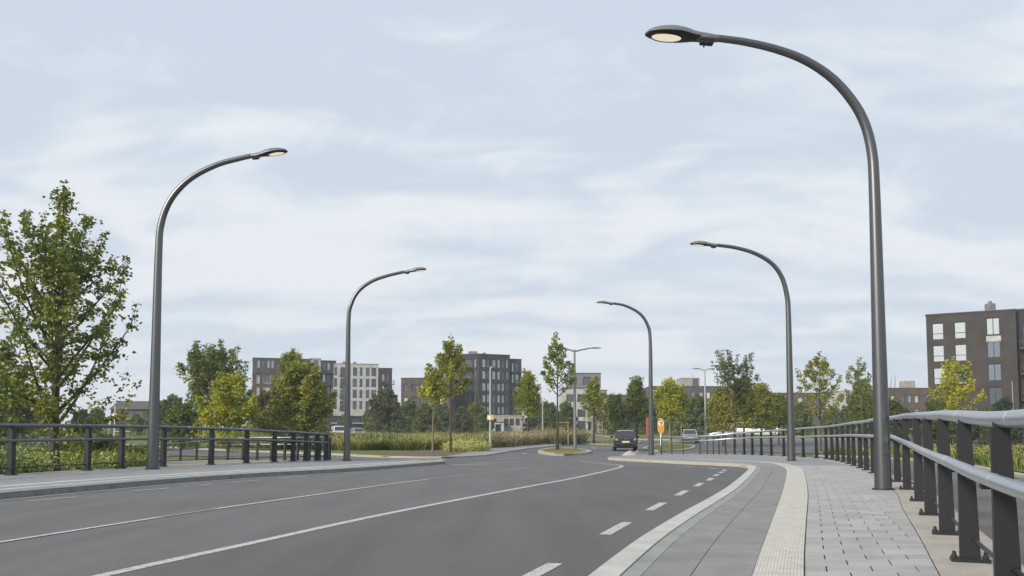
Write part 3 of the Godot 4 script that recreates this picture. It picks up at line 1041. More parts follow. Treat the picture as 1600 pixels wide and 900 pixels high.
func make_sky() -> Sky:
	var W := 2048; var H := 1024
	var im := Image.create(W, H, false, Image.FORMAT_RGBF)
	var f1 := FastNoiseLite.new(); f1.seed = 21; f1.frequency = 0.62; f1.fractal_octaves = 3; f1.noise_type = FastNoiseLite.TYPE_SIMPLEX_SMOOTH
	var f2 := FastNoiseLite.new(); f2.seed = 77; f2.frequency = 1.9; f2.fractal_octaves = 5; f2.noise_type = FastNoiseLite.TYPE_SIMPLEX_SMOOTH
	var f3 := FastNoiseLite.new(); f3.seed = 5; f3.frequency = 0.8; f3.fractal_octaves = 3
	var f4 := FastNoiseLite.new(); f4.seed = 9; f4.frequency = 6.0; f4.fractal_octaves = 4; f4.noise_type = FastNoiseLite.TYPE_SIMPLEX_SMOOTH
	var blue := Color(0.57, 0.65, 0.757); var white := Color(0.77, 0.808, 0.848); var low := Color(0.675, 0.725, 0.775)
	var below := Color(0.30, 0.31, 0.30)
	for j in H:
		var el := (0.5 - (j + 0.5) / H) * PI
		if el < 0.0:
			im.fill_rect(Rect2i(0, j, W, 1), below)
			continue
		var y := sin(el); var ce := cos(el)
		for i in W:
			var az := ((i + 0.5) / W - 0.5) * TAU
			var k := 1.0 / (y + 0.16)
			var px := sin(az) * ce * k; var pz := -cos(az) * ce * k
			var wx := px * 0.72 + pz * 0.2; var wz := pz * 1.05 - px * 0.16
			var warp := f3.get_noise_2d(wx + 40.0, wz) * 0.45
			var a := f1.get_noise_2d(wx + warp, wz + warp * 0.6)
			var b := f2.get_noise_2d(wx * 0.9 - warp, wz * 1.25 + warp)
			var e := f4.get_noise_2d(wx + warp * 2.0, wz * 1.2)
			var t := clampf(0.50 + a * 1.0 + b * 0.72 + e * 0.34 * (0.35 + y), 0.0, 1.0)
			var c := blue.lerp(white, smoothstep(0.0, 1.0, t))
			c = c.lerp(low, exp(-y * 9.0) * 0.75)
			im.set_pixel(i, j, c)
	var m := PanoramaSkyMaterial.new()
	m.panorama = ImageTexture.create_from_image(im)
	var s := Sky.new()
	s.sky_material = m
	return s

# the lines of the plan, as Vector2(x, distance)
var KERB_R := [Vector2(-3.2, -7), Vector2(-1.05, 0.5), Vector2(0.74, 6.53), Vector2(1.86, 9.85), Vector2(3.93, 15.53), Vector2(6.23, 22.43), Vector2(7.55, 26.6), Vector2(8.06, 28.9), Vector2(7.95, 30.3), Vector2(7.15, 32.0), Vector2(6.2, 34.2), Vector2(4.7, 38.2), Vector2(4.55, 39.6), Vector2(5.1, 41.6), Vector2(6.2, 44.2), Vector2(7.6, 46.9), Vector2(8.4, 47.6)]
var TACT_A := [Vector2(-2.0, -7), Vector2(-0.15, 0.5), Vector2(1.65, 5.8), Vector2(2.82, 9.17), Vector2(4.82, 14.92), Vector2(7.23, 22.03), Vector2(8.5, 26.0), Vector2(9.14, 28.63)]
var TACT_B := [Vector2(-1.64, -7), Vector2(0.2, 0.5), Vector2(2.01, 5.8), Vector2(3.21, 9.17), Vector2(5.27, 14.92), Vector2(7.71, 22.03), Vector2(9.0, 26.0), Vector2(9.62, 28.63)]
var PAVE_END := [Vector2(-2.0, -7), Vector2(0.72, 0.5), Vector2(2.95, 5.8), Vector2(3.84, 7.89), Vector2(5.31, 11.4), Vector2(6.81, 14.92), Vector2(9.44, 22.03), Vector2(11.2, 27.4), Vector2(12.6, 33.4), Vector2(13.35, 37.6), Vector2(13.3, 40.0), Vector2(13.0, 43.2), Vector2(12.2, 45.4), Vector2(10.6, 46.5), Vector2(8.5, 46.9)]
var RAIL_R := [[-0.5, -5.6, 1.1, 0.66], [0.1, -3.8, 1.1, 0.66], [0.7, -2.0, 1.1, 0.66], [1.25, -0.3, 1.1, 0.66], [1.8, 1.5, 1.1, 0.66], [2.38, 3.3, 1.1, 0.66], [2.94, 5.0, 1.11, 0.711], [3.52, 6.47, 1.16, 0.751], [4.28, 8.26, 1.22, 0.771], [5.14, 10.29, 1.27, 0.801], [6.1, 12.54, 1.33, 0.841], [7.22, 15.29, 1.39, 0.901], [8.27, 17.94, 1.43, 0.971], [9.04, 20.26, 1.45, 0.98], [9.65, 22.3, 1.46, 0.99], [10.31, 24.3, 1.46, 1.0], [10.87, 26.06, 1.47, 1.01], [11.44, 27.95, 1.48, 1.02], [12.09, 29.97, 1.49, 1.02], [12.73, 32.08, 1.49, 1.02], [13.15, 33.72, 1.48, 1.01], [13.5, 35.2, 1.47, 1.01], [13.78, 36.6, 1.46, 1.01], [13.93, 38.2, 1.45, 1.0], [13.93, 39.9, 1.43, 0.97], [13.75, 42.2, 1.37, 0.97], [13.55, 43.6, 1.34, 0.96], [13.33, 44.6, 1.31, 0.95], [13.08, 45.4, 1.28, 0.93], [12.8, 46.0, 1.24, 0.9], [12.4, 46.5, 1.21, 0.88], [11.98, 46.8, 1.16, 0.85], [11.65, 46.99, 1.12, 0.81], [11.37, 47.1, 1.09, 0.79], [11.05, 47.2, 1.07, 0.77], [10.65, 47.27, 1.04, 0.75]]
var KERB_L := [Vector2(-10.9, -7), Vector2(-10.1, 4), Vector2(-9.2, 10.5), Vector2(-8.64, 14.14), Vector2(-8.25, 16.4), Vector2(-7.7, 19.0), Vector2(-6.66, 22.0), Vector2(-5.04, 25.2), Vector2(-3.62, 29.2), Vector2(-2.75, 32.2)]
var RAIL_L := [[-14.2, -5.5, 1.24, 0.83], [-13.9, -2.6, 1.24, 0.83], [-13.65, 0.3, 1.24, 0.83], [-13.45, 3.2, 1.24, 0.83], [-13.28, 6.1, 1.24, 0.83], [-13.1, 9.0, 1.24, 0.83], [-12.92, 11.9, 1.24, 0.83], [-12.72, 14.9, 1.25, 0.83], [-12.48, 17.6, 1.25, 0.82], [-12.1, 20.18, 1.25, 0.83], [-11.69, 23.0, 1.27, 0.85], [-11.42, 24.4, 1.28, 0.86], [-10.9, 26.1, 1.28, 0.86], [-10.05, 27.9, 1.25, 0.85], [-9.4, 29.56, 1.22, 0.83], [-8.78, 30.85, 1.18, 0.79], [-8.33, 31.76, 1.15, 0.76], [-8.0, 32.4, 1.12, 0.73], [-7.69, 32.9, 1.10, 0.71], [-7.4, 33.2, 1.07, 0.69]]

func offset_line(line: PackedVector2Array, right: float) -> PackedVector2Array:
	var out := PackedVector2Array()
	for i in line.size():
		var t := (line[mini(i + 1, line.size() - 1)] - line[maxi(i - 1, 0)]).normalized()
		out.append(line[i] + Vector2(t.y, -t.x) * right)
	return out

func make_ground() -> void:
	struct("ground", sheet([Vector2(-2500, -60), Vector2(2500, -60), Vector2(2500, 2000), Vector2(-2500, 2000)], 0.0), M.field)
	struct("road", sheet([Vector2(-12.2, -7), Vector2(-10.4, 10), Vector2(-9.2, 20), Vector2(-7, 28), Vector2(-6.0, 33.4), Vector2(-9, 36.4), Vector2(-16, 45), Vector2(-32, 63), Vector2(-90, 140), Vector2(-90, 160), Vector2(-36, 84), Vector2(-14, 66), Vector2(-2, 76), Vector2(3, 96), Vector2(6, 150), Vector2(14, 150), Vector2(13, 108), Vector2(20, 101), Vector2(34, 106), Vector2(90, 120), Vector2(90, 74), Vector2(40, 62), Vector2(19, 54), Vector2(15.5, 47.5), Vector2(13, 46), Vector2(10, 46.6), Vector2(9, 42), Vector2(11.5, 34), Vector2(9.6, 27), Vector2(7, 20), Vector2(3, 9), Vector2(-1.5, -7)], 0.02), M.asphalt)
	struct("resurfaced_lane", sheet([Vector2(-4.6, 0.5), Vector2(-3.07, 6.53), Vector2(-2.62, 8.2), Vector2(-1.70, 11.58), Vector2(0.0, 16.83), Vector2(1.67, 21.77), Vector2(3.3, 27.4), Vector2(3.92, 29.9), Vector2(5.6, 32.4), Vector2(7.3, 31.6), Vector2(8.0, 29.6), Vector2(7.6, 26.6), Vector2(6.28, 22.43), Vector2(3.98, 15.53), Vector2(1.9, 9.85), Vector2(0.78, 6.53), Vector2(-1.0, 0.5), Vector2(-1.9, -2.0), Vector2(-5.2, -2.0)], 0.0235), M.asphalt_dark)
	struct("cycle_path", sheet([Vector2(0.3, -7), Vector2(3.3, 5), Vector2(6.3, 12.4), Vector2(9.5, 21.2), Vector2(12.4, 30), Vector2(14.2, 37.3), Vector2(14.4, 40), Vector2(13.8, 45.5), Vector2(16.8, 46.5), Vector2(18.4, 42), Vector2(17.7, 34.6), Vector2(12.9, 20.8), Vector2(9.6, 11), Vector2(7, 3), Vector2(4, -7)], 0.026), M.path_asphalt)
	# concrete edging beside the cycle path
	var edge := MB.new()
	sweep(curve([Vector2(4.3, -7), Vector2(7.15, 3), Vector2(9.75, 11), Vector2(13.05, 20.8), Vector2(17.85, 34.6), Vector2(18.6, 42), Vector2(17.0, 46.7)], 1.0), [Vector2(-0.15, 0.0), Vector2(-0.15, 0.1), Vector2(0.15, 0.1), Vector2(0.15, 0.0)], edge)
	struct("path_edging", edge.mesh(), M.kerb_warm)

func make_left_walk() -> void:
	var kl := curve(KERB_L, 0.4)
	# the walk's end is rounded and runs back behind the railing
	var tip := curve([kl[-1], Vector2(-2.62, 33.0), Vector2(-3.1, 33.75), Vector2(-5.0, 34.0), Vector2(-7.0, 34.0)], 0.3)
	var outer := []
	for q in RAIL_L: outer.append(Vector2(q[0], q[1]))
	var ol := offset_line(curve(outer, 0.6), -0.3)
	var poly := PackedVector2Array()
	for q in offset_line(kl, -0.2): poly.append(q)
	for q in [Vector2(-3.3, 33.5), Vector2(-5.0, 33.8), Vector2(-7.0, 33.8)]: poly.append(q)
	for i in range(ol.size() - 1, -1, -1): poly.append(ol[i])
	var mb := MB.new()
	drape(poly, 0.158, mb)
	var walk := struct("sidewalk", mb.mesh(), M.footway)
	mb = MB.new()
	sweep(ol, [Vector2(-0.14, -0.3), Vector2(-0.14, 0.165), Vector2(0.22, 0.165), Vector2(0.22, 0.1)], mb)
	part("edge_beam", mb.mesh(), M.concrete, walk)
	# a low second course behind the kerb
	mb = MB.new()
	sweep(offset_line(kl, -0.95), [Vector2(-0.16, 0.1), Vector2(-0.16, 0.176), Vector2(0.12, 0.182), Vector2(0.16, 0.165), Vector2(0.16, 0.1)], mb)
	part("drain_course", mb.mesh(), M.kerb_pale, walk)
	var kerb := Node3D.new()
	kerb.name = numbered("kerb"); add_child(kerb); kerb.set_meta("kind", "structure")
	var whole := curve(KERB_L, 0.25)
	for q in tip.slice(1): whole.append(q)
	whole = even(whole, 0.25)
	var run := 0
	while run < whole.size() - 1:
		var seg := whole.slice(run, mini(run + 5, whole.size()))
		if seg.size() > 1:
			seg[0] = seg[0].lerp(seg[1], 0.012); seg[-1] = seg[-1].lerp(seg[-2], 0.012)
			mb = MB.new()
			sweep(seg, [Vector2(-0.28, 0.0), Vector2(-0.28, 0.178), Vector2(-0.05, 0.178), Vector2(-0.004, 0.138), Vector2(0.012, 0.0)], mb)
			var ks := part("kerb_stone", mb.mesh(), M.granite, kerb)
			mb = MB.new()   # the ground arris, worn pale
			sweep(seg, [Vector2(-0.24, 0.17), Vector2(-0.24, 0.184), Vector2(-0.048, 0.184), Vector2(0.004, 0.140), Vector2(0.002, 0.134)], mb)
			part("arris", mb.mesh(), M.kerb_pale, ks)
		run += 4
	mb = MB.new()
	ribbon(offset_line(curve(KERB_L, 0.5), 0.13), 0.2, 0.027, mb)
	struct("gutter_strip", mb.mesh(), M.worn_paint)

func make_right_walk() -> void:
	var k0 := curve(KERB_R, 0.25)
	var inner := offset_line(k0, 0.2)
	var outer := []
	for q in RAIL_R: outer.append(Vector2(q[0], q[1]))
	outer.append(Vector2(8.6, 47.5))
	var ol := offset_line(curve(outer, 0.5), 0.34)
	var poly := PackedVector2Array()
	for q in inner: poly.append(q)
	for i in range(ol.size() - 1, -1, -1): poly.append(ol[i])
	var mb := MB.new()
	drape(poly, 0.108, mb)
	var walk := struct("pavement", mb.mesh(), M.joint)
	mb = MB.new()
	sweep(ol, [Vector2(-0.3, 0.0), Vector2(-0.04, 0.1), Vector2(0.0, 0.1), Vector2(0.0, -0.4)], mb)
	part("edge_beam", mb.mesh(), M.concrete, walk)
	var kerb := Node3D.new()
	kerb.name = numbered("kerb"); add_child(kerb); kerb.set_meta("kind", "structure")
	var run := 0
	while run < k0.size() - 1:
		var seg := k0.slice(run, mini(run + 5, k0.size()))
		if seg.size() > 1:
			var far := seg[0].y > 27.5
			seg[0] = seg[0].lerp(seg[1], 0.008); seg[-1] = seg[-1].lerp(seg[-2], 0.008)
			mb = MB.new()
			sweep(seg, [Vector2(-0.012, 0.0), Vector2(0.0, 0.11), Vector2(0.015, 0.126), Vector2(0.215, 0.126), Vector2(0.215, 0.06)], mb)
			part("kerb_stone", mb.mesh(), M.kerb_warm if far else M.kerb_pale, kerb)
		run += 4
	var ta := curve(TACT_A, 0.3); var tb := curve(TACT_B, 0.3); var pe := curve(PAVE_END, 0.3)
	var ki := offset_line(curve(KERB_R.slice(0, 8), 0.3), 0.222)
	rng.seed = 11
	var tile := func(host: Node3D, called: String, la: PackedVector2Array, lb: PackedVector2Array, fa: float, fb: float, d0: float, d1: float, mt: Material, gap: float, rise: float, into: MB = null) -> void:
		var g2 := gap * 0.5
		var c := []
		for q in [[fa, d0, 1, 1], [fb, d0, -1, 1], [fb, d1, -1, -1], [fa, d1, 1, -1]]:
			var d: float = q[1] + q[3] * g2
			c.append(Vector2(lerpf(x_at(la, d), x_at(lb, d), q[0]) + q[2] * g2, d))
		stone(host, called, c, mt, rise, into)
	# three lanes of slabs between the kerb and the tactile strip
	var d := -6.0
	var rest := [MB.new(), MB.new(), MB.new()]
	while d < 27.9:
		for k in 3:
			var f: Array = [[0.0, 0.15], [0.15, 0.53], [0.53, 1.0]][k]
			var st := 0.0 if k != 1 else 0.45
			var m: Material = M.gutter if k == 0 else M["slab%d" % (rng.randi() % 4)]
			var d1 := minf(d + 0.9 + st, 28.4 + st) if d + 0.9 < 27.9 else 28.3
			var dd := d + (st if d > -5.9 else 0.0)
			if d1 > dd + 0.1: tile.call(walk, "gutter_slab" if k == 0 else "slab", ki, ta, f[0], f[1], dd, d1, m, 0.004 if k else 0.003, 0.118, rest[k] if d < 4.0 else null)
		d += 0.9
	for k in 3:
		var o := part("slab_rows", rest[k].mesh(), M.gutter if k == 0 else M.slab1, walk)
		o.set_meta("kind", "stuff")
	# tactile tiles
	d = -6.0
	var near := MB.new()
	while d < 28.2:
		tile.call(walk, "tactile_tile", ta, tb, 0.0, 1.0, d, minf(d + 0.4, 28.6), M.tactile, 0.003, 0.122, near if d < 4.6 else null)
		d += 0.4
	part("tactile_tile_rows", near.mesh(), M.tactile, walk).set_meta("kind", "stuff")
	# pavers in half bond; the nearest ones in view are pieces of their own
	var count := 0
	var joined := [MB.new(), MB.new(), MB.new(), MB.new(), MB.new()]
	var rows := []
	d = 5.1
	while d < 28.4:
		rows.append(d); d += 0.3
	d = 5.1 - 0.3
	while d > -6.0:
		rows.append(d); d -= 0.3
	for r in rows:
		var w := x_at(pe, r) - x_at(tb, r)
		var odd := absi(roundi((r - 5.1) / 0.3)) % 2
		var u := 0.0
		var step := 0.33
		var first := true
		while u < w - 0.01:
			var nxt := u + (step * 0.5 if first and odd == 1 else step)
			first = false
			if nxt > w - 0.11: nxt = w
			var c := []
			for q in [[u, 0.0, 1, 1], [nxt, 0.0, -1, 1], [nxt, 0.3, -1, -1], [u, 0.3, 1, -1]]:
				var dd: float = r + q[1] + q[3] * 0.005
				var base: float = x_at(tb, dd) + q[0]
				if nxt == w and q[0] == nxt: base = x_at(pe, dd)
				c.append(Vector2(base + q[2] * (0.0055 if not (q[0] == 0.0) else 0.009), dd))
			var tone := rng.randi() % 5
			if count < 300 and r > 5.0:
				stone(walk, "paver", c, M["paver%d" % tone], 0.118 + rng.randf_range(-0.0015, 0.0015), null)
				count += 1
			else:
				stone(walk, "paver", c, null, 0.118 + rng.randf_range(-0.0015, 0.0015), joined[tone])
			u = nxt
	for k in 5: part("paver_rows", joined[k].mesh(), M["paver%d" % k], walk).set_meta("kind", "stuff")
	# concrete strip under the railing, cast in lengths
	var strip := PackedVector2Array()
	var pe2 := curve(PAVE_END, 0.5)
	var run2 := 0
	while run2 < pe2.size() - 1:
		var e := mini(run2 + 6, pe2.size() - 1)
		var a := pe2.slice(run2, e + 1)
		var q := PackedVector2Array()
		for i in a.size(): q.append(a[i])
		var b := offset_line(pe2, 0.5).slice(run2, e + 1)
		for i in range(b.size() - 1, -1, -1): q.append(nearest_on(ol, b[i]))
		mb = MB.new()
		drape(q, 0.119, mb)
		part("edge_slab", mb.mesh(), M.concrete, walk)
		run2 = e
	# the wide far end of the walk beyond the tiles, laid in small sets
	var far_end := PackedVector2Array()
	for q in inner:
		if q.y > 28.2 or (q.y > 27.6 and q.x > 8.0): far_end.append(q)
	var back := PackedVector2Array()
	for q in pe2:
		if q.y >= 28.4: back.append(q)
	var pl := PackedVector2Array([Vector2(x_at(ki, 28.3), 28.3)])
	for q in far_end:
		if q.y > 28.35: pl.append(q)
	for i in range(back.size() - 1, -1, -1): pl.append(back[i])
	pl.append(Vector2(x_at(pe, 28.4), 28.4))
	mb = MB.new()
	drape(pl, 0.1165, mb)
	part("far_paving", mb.mesh(), M.footway, walk)
	# the tactile strip bends back across it
	mb = MB.new()
	ribbon(curve([Vector2(9.38, 28.63), Vector2(9.7, 30.2), Vector2(9.75, 31.8), Vector2(9.2, 34.0), Vector2(8.0, 37.0)], 0.4), 0.46, 0.122, mb)
	part("tactile_bend", mb.mesh(), M.tactile, walk)

func nearest_on(line: PackedVector2Array, p: Vector2) -> Vector2:
	var best := line[0]
	for i in line.size() - 1:
		var q := Geometry2D.get_closest_point_to_segment(p, line[i], line[i + 1])
		if q.distance_to(p) < best.distance_to(p): best = q
	return best

func stone(host: Node3D, called: String, c: Array, m: Material, high: float, into: MB) -> void:
	# a flat stone over four plan corners with a narrow chamfer
	var mb := into if into else MB.new()
	var mid: Vector2 = (c[0] + c[1] + c[2] + c[3]) / 4.0
	var top := []; var edge := []; var foot := []
	for q in c:
		var k: Vector2 = q
		top.append(at(k.lerp(mid, 0.006 / maxf(0.05, k.distance_to(mid))), high)); edge.append(at(k, high - 0.004)); foot.append(at(k, high - 0.02))
	mb.quad(top[0], top[1], top[2], top[3], [Vector2(c[0].x, c[0].y), Vector2(c[1].x, c[1].y), Vector2(c[2].x, c[2].y), Vector2(c[3].x, c[3].y)])
	if called == "tactile_tile" or into == null or called == "paver":
		if called == "tactile_tile":
			var n := mb.uv.size()
			var w: float = c[0].distance_to(c[1])
			for i in 4: mb.uv[n - 4 + i] = [Vector2(0, 0), Vector2(0.3571, 0), Vector2(0.3571, 0.3571), Vector2(0, 0.3571)][i]
	for i in 4:
		var j := (i + 1) % 4
		mb.quad(edge[i], edge[j], top[j], top[i])
		mb.quad(foot[i], foot[j], edge[j], edge[i])
	if into == null: part(called, mb.mesh(), m, host)

func make_markings() -> void:
	var o := Node3D.new()
	o.name = numbered("road_markings"); add_child(o); o.set_meta("kind", "structure")
	var line := func(pts: Array, w: float, m: Material) -> void:
		var mb := MB.new()
		ribbon(curve(pts, 0.4), w, 0.0275, mb)
		part("line", mb.mesh(), m, o)
	line.call([Vector2(-4.6, 0.5), Vector2(-3.07, 6.53), Vector2(-2.62, 8.2), Vector2(-1.70, 11.58), Vector2(0.0, 16.83), Vector2(1.67, 21.77), Vector2(3.3, 27.4), Vector2(3.92, 29.9), Vector2(4.02, 31.6), Vector2(3.55, 33.7), Vector2(2.93, 36.2)], 0.13, M.paint)
	line.call([Vector2(-6.3, 2), Vector2(-5.2, 8.0), Vector2(-4.62, 11.04)], 0.09, M.paint)
	line.call([Vector2(-4.62, 11.04), Vector2(-4.35, 12.3)], 0.07, M.worn_paint)
	line.call([Vector2(-4.35, 12.3), Vector2(-3.62, 15.2), Vector2(-2.83, 18.48), Vector2(-2.1, 20.9)], 0.1, M.paint)
	line.call([Vector2(-2.1, 20.9), Vector2(-0.99, 23.9), Vector2(0.3, 27.5)], 0.09, M.worn_paint)
	for q in [[-7.95, 13.75, -7.65, 14.75], [-7.42, 16.3, -7.10, 17.3], [-6.85, 18.3, -6.72, 18.7], [-6.62, 19.4, -6.22, 20.6], [-5.95, 21.6, -5.56, 22.6], [-4.8, 24.2, -4.4, 25.3]]:
		line.call([Vector2(q[0], q[1]), Vector2(q[2], q[3])], 0.085, M.paint)
	for q in [[-0.15, 5.5, 0.36, 7.0], [1.0, 9.05, 1.42, 10.35], [1.97, 12.05, 2.43, 13.45], [2.98, 15.1, 3.43, 16.5], [3.93, 17.9, 4.36, 19.24], [4.76, 20.3, 5.17, 21.6], [5.5, 22.7, 5.83, 23.7], [6.12, 24.6, 6.42, 25.5], [6.68, 26.3, 6.88, 27.1], [6.9, 28.0, 6.78, 28.7], [6.4, 29.5, 6.1, 30.1]]:
		line.call([Vector2(q[0], q[1]), Vector2(q[2], q[3])], 0.13, M.paint)
	# faded arrows and bars in the junction
	for q in [[Vector2(-2.35, 32.2), Vector2(-0.6, 32.9), 0.6], [Vector2(-1.5, 34.6), Vector2(0.2, 35.0), 0.5], [Vector2(-0.5, 27.0), Vector2(0.5, 28.2), 0.2], [Vector2(3.6, 43.0), Vector2(6.4, 42.2), 0.22], [Vector2(3.2, 35.6), Vector2(4.3, 35.2), 0.2], [Vector2(6.2, 57.0), Vector2(7.2, 52.0), 0.16], [Vector2(6.8, 71.0), Vector2(6.6, 66.0), 0.16], [Vector2(-0.4, 36.2), Vector2(1.6, 36.6), 0.25], [Vector2(0.6, 50.0), Vector2(0.9, 54.0), 0.14]]:
		line.call([q[0], q[1]], q[2], M.worn_paint)

func make_planting_beds() -> void:
	# the large bed on the left of the junction: lawn, gravel round the young trees, paving, tall grasses
	var bed := [Vector2(-36, 78), Vector2(-20.7, 60.1), Vector2(-10.7, 49.0), Vector2(-8.42, 45.6), Vector2(-6.61, 43.2), Vector2(-4.6, 41.9), Vector2(-3.2, 41.85), Vector2(-2.2, 43.3), Vector2(-1.3, 47), Vector2(-0.6, 52.8), Vector2(0.1, 58), Vector2(1.0, 63.5), Vector2(2.6, 69.4), Vector2(4.6, 78), Vector2(5.6, 88), Vector2(6, 140), Vector2(-88, 165)]
	patch_of_ground("lawn", bed, M.lawn, M.kerb_warm, 0.3, 0.12)
	struct("sidewalk", sheet([Vector2(-3.3, 42.4), Vector2(-2.5, 43.6), Vector2(-1.62, 47.1), Vector2(-0.92, 52.9), Vector2(-0.25, 58.1), Vector2(0.65, 63.6), Vector2(2.25, 69.5), Vector2(4.2, 78), Vector2(5.2, 88), Vector2(5.4, 100), Vector2(3.2, 92), Vector2(1.2, 80), Vector2(-0.6, 71), Vector2(-1.9, 63), Vector2(-2.6, 56), Vector2(-3.4, 49)], 0.114), M.footway)
	struct("tree_pit", sheet(rounded([Vector2(-6.9, 46.0), Vector2(-5.4, 43.6), Vector2(-3.6, 43.4), Vector2(-2.9, 49.5), Vector2(-2.8, 56.5), Vector2(-4.6, 58.5), Vector2(-6.6, 53)]), 0.118), M.mulch)
	var tall := tuft_mesh(31, 120, 0.84, 0.6, 0.75, 0.007, 0.2)
	var plume := tuft_mesh(32, 110, 0.88, 0.52, 0.6, 0.006, 0.6)
	var bushy := tuft_mesh(33, 60, 0.8, 0.45, 0.5, 0.02, 0.0)
	var green := [Color(0.085, 0.102, 0.03), Color(0.12, 0.128, 0.036), Color(0.16, 0.148, 0.055), Color(0.10, 0.12, 0.032)]
	var leafy := MB.new()
	rng.seed = 35
	for i in 44:
		var a := rng.randf() * TAU
		var r := 0.5 * sqrt(rng.randf())
		leaf_cluster(leafy, Vector3(cos(a) * r, 0.1 + 0.62 * rng.randf() * (1.0 - r), sin(a) * r), 0.14, 10, 0.075, Color(0.5, 0.5, 0.5))
	planting("tall_grass", "tall green and straw ornamental grasses in the bed left of the junction", "grass", [Vector2(-24, 69), Vector2(-13.5, 58.5), Vector2(-7.5, 57.5), Vector2(-3.4, 60.5), Vector2(-2.0, 66), Vector2(-1.0, 74), Vector2(-8, 84), Vector2(-22, 92)], 4.0, tall, green, 3, 0.75, 1.1)
	planting("flowering_grass", "reddish flowering grasses at the right end of the left bed", "grass", [Vector2(-3.2, 66), Vector2(-1.2, 64.5), Vector2(0.4, 69), Vector2(2.3, 77), Vector2(3.0, 86), Vector2(-1, 92), Vector2(-2, 76)], 3.0, plume, [Color(0.095, 0.10, 0.035), Color(0.165, 0.13, 0.085), Color(0.125, 0.11, 0.055)], 4, 0.85, 1.15)
	planting("low_shrubs", "low yellow green shrub behind the taller of the two kerbside trees", "shrub", rounded([Vector2(-4.2, 56.0), Vector2(-2.7, 54.5), Vector2(-1.9, 57.5), Vector2(-3.4, 60.5)]), 5.0, leafy.mesh(), [Color(0.095, 0.11, 0.03), Color(0.15, 0.15, 0.05)], 5, 0.9, 1.2)
	# the small island with its tree and lamp
	patch_of_ground("island", rounded([Vector2(2.9, 47.1), Vector2(4.3, 49.5), Vector2(5.25, 55.2), Vector2(5.0, 61.5), Vector2(4.0, 65.3), Vector2(2.6, 62.5), Vector2(1.7, 55.5), Vector2(1.9, 49.8)]), M.dry_grass, M.kerb_warm, 0.3, 0.16)
	# the verge between the two branches on the right
	patch_of_ground("verge", rounded([Vector2(10.0, 57.5), Vector2(12.0, 59.5), Vector2(15.2, 69), Vector2(16.6, 79), Vector2(15.2, 84), Vector2(12.6, 75), Vector2(10.2, 65)]), M.lawn, M.kerb_warm, 0.25, 0.12)
	# planted ground beyond the island
	patch_of_ground("lawn", rounded([Vector2(7.0, 84), Vector2(10.5, 80.5), Vector2(13.2, 86), Vector2(14.5, 98), Vector2(11, 103), Vector2(7.6, 95)]), M.lawn, M.kerb_warm, 0.25, 0.12)
	patch_of_ground("lawn", [Vector2(14.5, 110), Vector2(20.5, 103.5), Vector2(34, 108), Vector2(90, 124), Vector2(90, 190), Vector2(14.5, 190)], M.lawn, M.kerb_warm, 0.25, 0.12)
	planting("flowering_grass", "reddish flowering grasses on the far side behind the island", "grass", [Vector2(2.6, 80.5), Vector2(5.0, 79.0), Vector2(7.2, 84), Vector2(7.4, 92), Vector2(4.2, 92)], 3.2, plume, [Color(0.085, 0.095, 0.03), Color(0.145, 0.12, 0.07), Color(0.115, 0.105, 0.045)], 6, 1.0, 1.35)
	# meadow right of the cycle path
	patch_of_ground("meadow", [Vector2(14.0, 22.5), Vector2(18.2, 34.6), Vector2(19.0, 42.0), Vector2(17.4, 47.2), Vector2(20.5, 53.0), Vector2(40, 60.5), Vector2(90, 72), Vector2(90, 30), Vector2(30, 0), Vector2(10, 7)], M.lawn, null)
	var wild := tuft_mesh(34, 44, 0.42, 0.42, 0.5, 0.008, 0.2)
	var wilds := [Color(0.10, 0.13, 0.03), Color(0.15, 0.165, 0.04), Color(0.21, 0.18, 0.07), Color(0.12, 0.14, 0.035)]
	planting("meadow_grass", "rough green and straw meadow grass right of the cycle path", "grass", [Vector2(14.0, 21.0), Vector2(18.3, 34.6), Vector2(19.2, 42.0), Vector2(17.6, 47.4), Vector2(20.5, 52.0), Vector2(40, 58.5), Vector2(52, 58), Vector2(44, 26)], 4.0, wild, wilds, 7, 0.55, 1.1, 0.09)
	planting("heather", "pinkish brown seed heads along the far edge of the meadow", "grass", [Vector2(31, 46), Vector2(48, 58), Vector2(56, 58), Vector2(50, 44), Vector2(38, 39)], 3.0, plume, [Color(0.17, 0.125, 0.105), Color(0.21, 0.155, 0.14), Color(0.13, 0.13, 0.06)], 8, 0.8, 1.1, 0.09)
	struct("footpath", sheet([Vector2(-8.3, 33.9), Vector2(-10.3, 31.3), Vector2(-11.9, 29.5), Vector2(-15, 31.5), Vector2(-22, 35.5), Vector2(-21, 38), Vector2(-14, 39.6), Vector2(-9.4, 38.6), Vector2(-7.4, 36.2)], 0.03), M.path_pale)
	# rough bank on the left behind the railing
	var bank := [Color(0.06, 0.08, 0.022), Color(0.10, 0.12, 0.032), Color(0.15, 0.15, 0.055)]
	planting("bank_plants", "leafy low growth on the bank left of the maple's foot", "plants", [Vector2(-13.4, 19), Vector2(-12.6, 22.5), Vector2(-15.2, 26.6), Vector2(-19, 33), Vector2(-25, 34), Vector2(-27, 22)], 2.2, leafy.mesh(), bank, 9, 0.8, 1.3, 0.0)
	planting("bank_plants", "leafy low growth on the bank between the maple's foot and its lamp", "plants", [Vector2(-12.15, 23.2), Vector2(-11.6, 26), Vector2(-12.3, 28.6), Vector2(-17, 31.5), Vector2(-14.4, 27.2)], 2.2, leafy.mesh(), bank, 12, 0.8, 1.3, 0.0)
